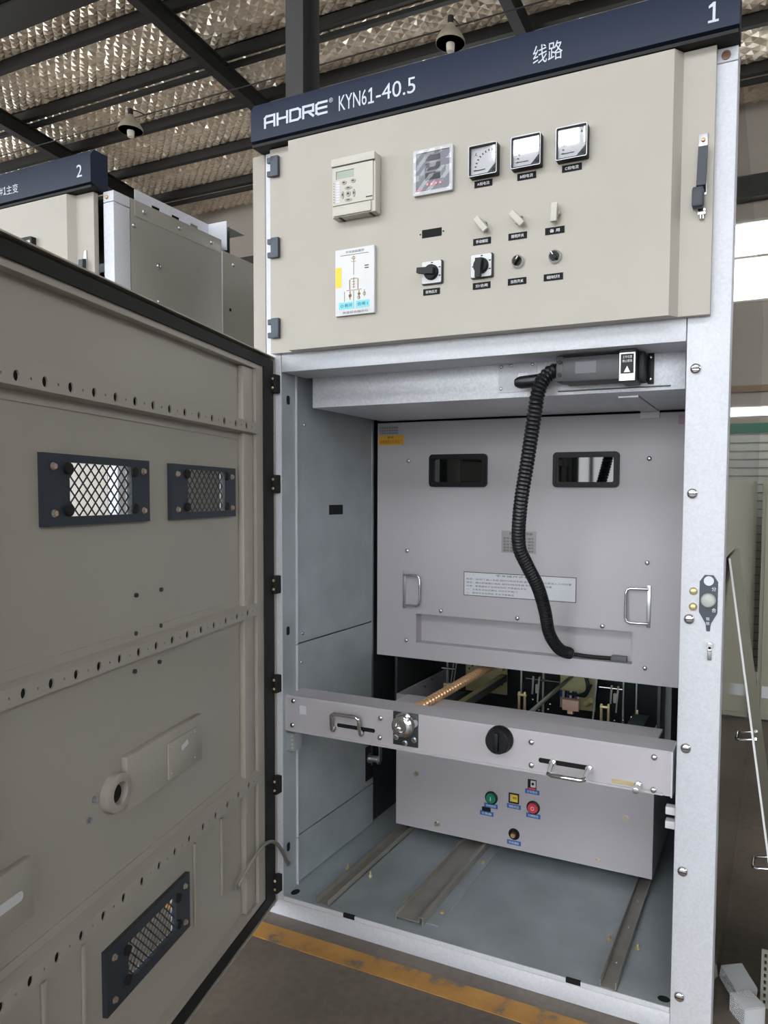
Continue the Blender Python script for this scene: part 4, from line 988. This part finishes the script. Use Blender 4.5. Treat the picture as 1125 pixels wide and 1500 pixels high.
MB().cyl((-.6005, .58, 2.12), (1, 0, 0), .007, .001, blackhole, 12).build('side_hole', None, s2_)
MB().box(-.602, -.598, .531, .535, 0, 2.352, galv).build('side_trim', None, cab2)
MB().box(-2.0, -1.99, .03, 2.8, 0, 2.39, greyside).build('side_panel', None, cab2); MB().box(-1.988, -.614, 2.79, 2.8, 0, 2.34, greyside).build('back_panel', None, cab2)
MB().box(-1.988, -.614, .022, .53, 2.38, 2.392, greyside).build('roof_panel', None, cab2); MB().box(-1.988, -.614, .536, 2.79, 2.33, 2.345, greyside).build('roof_panel', None, cab2)
# galvanised cable-tray angle on the roof edge
b = MB(); plate_holes(b, .18, .56, 2.394, 2.478, -.700, -.697, [(.26, .30, 2.42, 2.45), (.36, .40, 2.42, 2.45), (.46, .50, 2.42, 2.45)], galv)
bmesh.ops.transform(b.bm, matrix=Matrix(((0, 1, 0, 0), (1, 0, 0, 0), (0, 0, 1, 0), (0, 0, 0, 1))), verts=b.bm.verts)
b.box(-.80, -.697, .18, .56, 2.393, 2.396, galv); b.box(-.697, -.60, .56, .563, 2.36, 2.478, galv)
b.build('roof_angle', None, cab2)
b = MB(); b.box(-1.9, -.62, .60, .603, 2.346, 2.47, steeldk); b.box(-1.9, -.62, .603, .70, 2.467, 2.47, galv); b.build('roof_channel', None, cab2)

# ================================================================== things beyond the right side
t = thing('metal_sheet', (1.52, .32, 0), 'thin metal door panel with chrome handles leaning on the side of the open cabinet', 'metal panel')
TOP, BOT = Vector((1.4035, 0, 1.20)), Vector((1.582, 0, 0))
dv = (TOP-BOT).normalized(); nv = Vector((dv.z, 0, -dv.x))
if nv.x < 0: nv = -nv
b = MB(); b.prism([tuple(p+Vector((0, .10, 0))) for p in (BOT, TOP, TOP+nv*.004, BOT+nv*.004)], (0, .42, 0), mat('grey_olive_sheet', (128, 126, 112), .35, .2)); b.build('sheet', None, t)
b = MB(); b.prism([tuple(p+Vector((0, .097, 0))) for p in (BOT, TOP, TOP+nv*.005, BOT+nv*.005)], (0, .003, 0), white); b.build('bright_edge', None, t)
for s in (.62, .35):
    for_ = BOT.lerp(TOP, s); pth = []
    for (dy, dn) in ((.0, .0), (.0, -.030), (.006, -.038), (.06, -.038), (.066, -.030), (.066, 0)):
        pth.append(tuple(for_+Vector((0, .115+dy, 0))+nv*dn))
    MB().tube(pth, .004, chrome, 10).build('pull_handle', None, t)
    for dy in (0, .066): bolt(tuple(for_+Vector((0, .115+dy, 0))+nv*.004), tuple(nv), .006, t, chrome, 'hex')
b = MB(); x0, x1, y0, y1 = 1.425, 2.7, 2.86, 3.5
t = thing('storage_cabinet', (2.05, 3.2, 0), 'beige steel cabinet standing on the floor behind the open switchgear', 'cabinet')
MB().box(x0, x1, y0, y1, .02, 1.46, olive, .004).build('body', None, t); MB().box(x0+.02, x1-.02, y0+.03, y1-.02, 0, .02, steeldk).build('plinth', None, t)
for xx in (x0+.02, (x0+x1)/2+.005): MB().box(xx, xx+(x1-x0)/2-.03, y0-.012, y0, .05, 1.43, olive, .003).build('cabinet_front', None, t)
MB().box(1.452, 1.51, y0-.014, y0-.012, .155, .225, paper).build('paper_label', None, t)
t = thing('wire_fence', (2.2, 4.0, 0), 'wire grid partition with green top rail behind the beige cabinet', 'fence')
MB().box(.3, 4.1, 3.98, 4.02, 1.835, 1.905, greenp).build('top_rail', None, t)
for x in (.3, 2.2, 4.06): MB().box(x, x+.04, 3.98, 4.02, 0, 1.835, greenp).build('fence_post', None, t)
b = MB()
for i in range(28): b.box(.34, 4.06, 3.996, 4.0, .10+.0615*i, .104+.0615*i, steeldk)
for i in range(38): b.box(.34+.1*i, .343+.1*i, 4.0, 4.004, .08, 1.835, steeldk)
MB().box(.34, 4.06, 4.008, 4.012, .05, 1.83, mat('pale_sheet', (172, 172, 164), .5)).build('backing_sheet', None, t)
g = b.build('wire_grid', None, t); g['kind'] = 'stuff'
# clear plastic boxes and a slotted angle on the floor
def clear_box(name, loc, rz, tilt, s, lab):
    t = thing(name, loc, lab, 'plastic box', 'clear plastic boxes by the post')
    M_ = Matrix.Translation(loc) @ Matrix.Rotation(rz, 4, 'Z') @ Matrix.Rotation(tilt, 4, 'X')
    a, d, h = s; w_ = .003
    b = MB(); b.box(-a/2, a/2, -d/2, d/2, 0, w_, clearp); b.box(-a/2, -a/2+w_, -d/2, d/2, w_, h, clearp); b.box(a/2-w_, a/2, -d/2, d/2, w_, h, clearp); b.box(-a/2+w_, a/2-w_, -d/2, -d/2+w_, w_, h, clearp); b.box(-a/2+w_, a/2-w_, d/2-w_, d/2, w_, h, clearp)
    b.build('tray', None, t, M_)
    MB().box(-a/2, a/2, -d/2, d/2, h+.001, h+.004, clearp, .0008).build('lid', None, t, M_)
    return t, M_
t, M_ = clear_box('plastic_box', (1.449, .235, .012), math.radians(33), math.radians(14), (.062, .082, .036), 'frosted plastic box with a round grey knob inside, lying by the post')
MB().cyl((-.010, .014, .004), (0, 0, 1), .014, .028, mat('grey_knob2', (110, 116, 122), .5), 18).build('round_insert', None, t, M_)
t, M_ = clear_box('plastic_box', (1.478, .140, .002), math.radians(36), 0, (.060, .064, .046), 'frosted plastic box in front, taller and empty, on the floor by the post')
t = thing('slotted_angle', (1.525, .22, 0), 'perforated grey steel angle standing at the picture edge beside the plastic boxes', 'steel angle')
b = MB(); plate_holes(b, 1.508, 1.543, 0, .16, .20, .203, [(1.515, 1.521, .012+.018*i, .022+.018*i) for i in range(8)], mat('grey_angle', (138, 136, 128), .45, .2)); b.build('front_leaf', None, t)
MB().box(1.5405, 1.543, .2035, .30, 0, .16, MATS['grey_angle']).build('side_leaf', None, t)
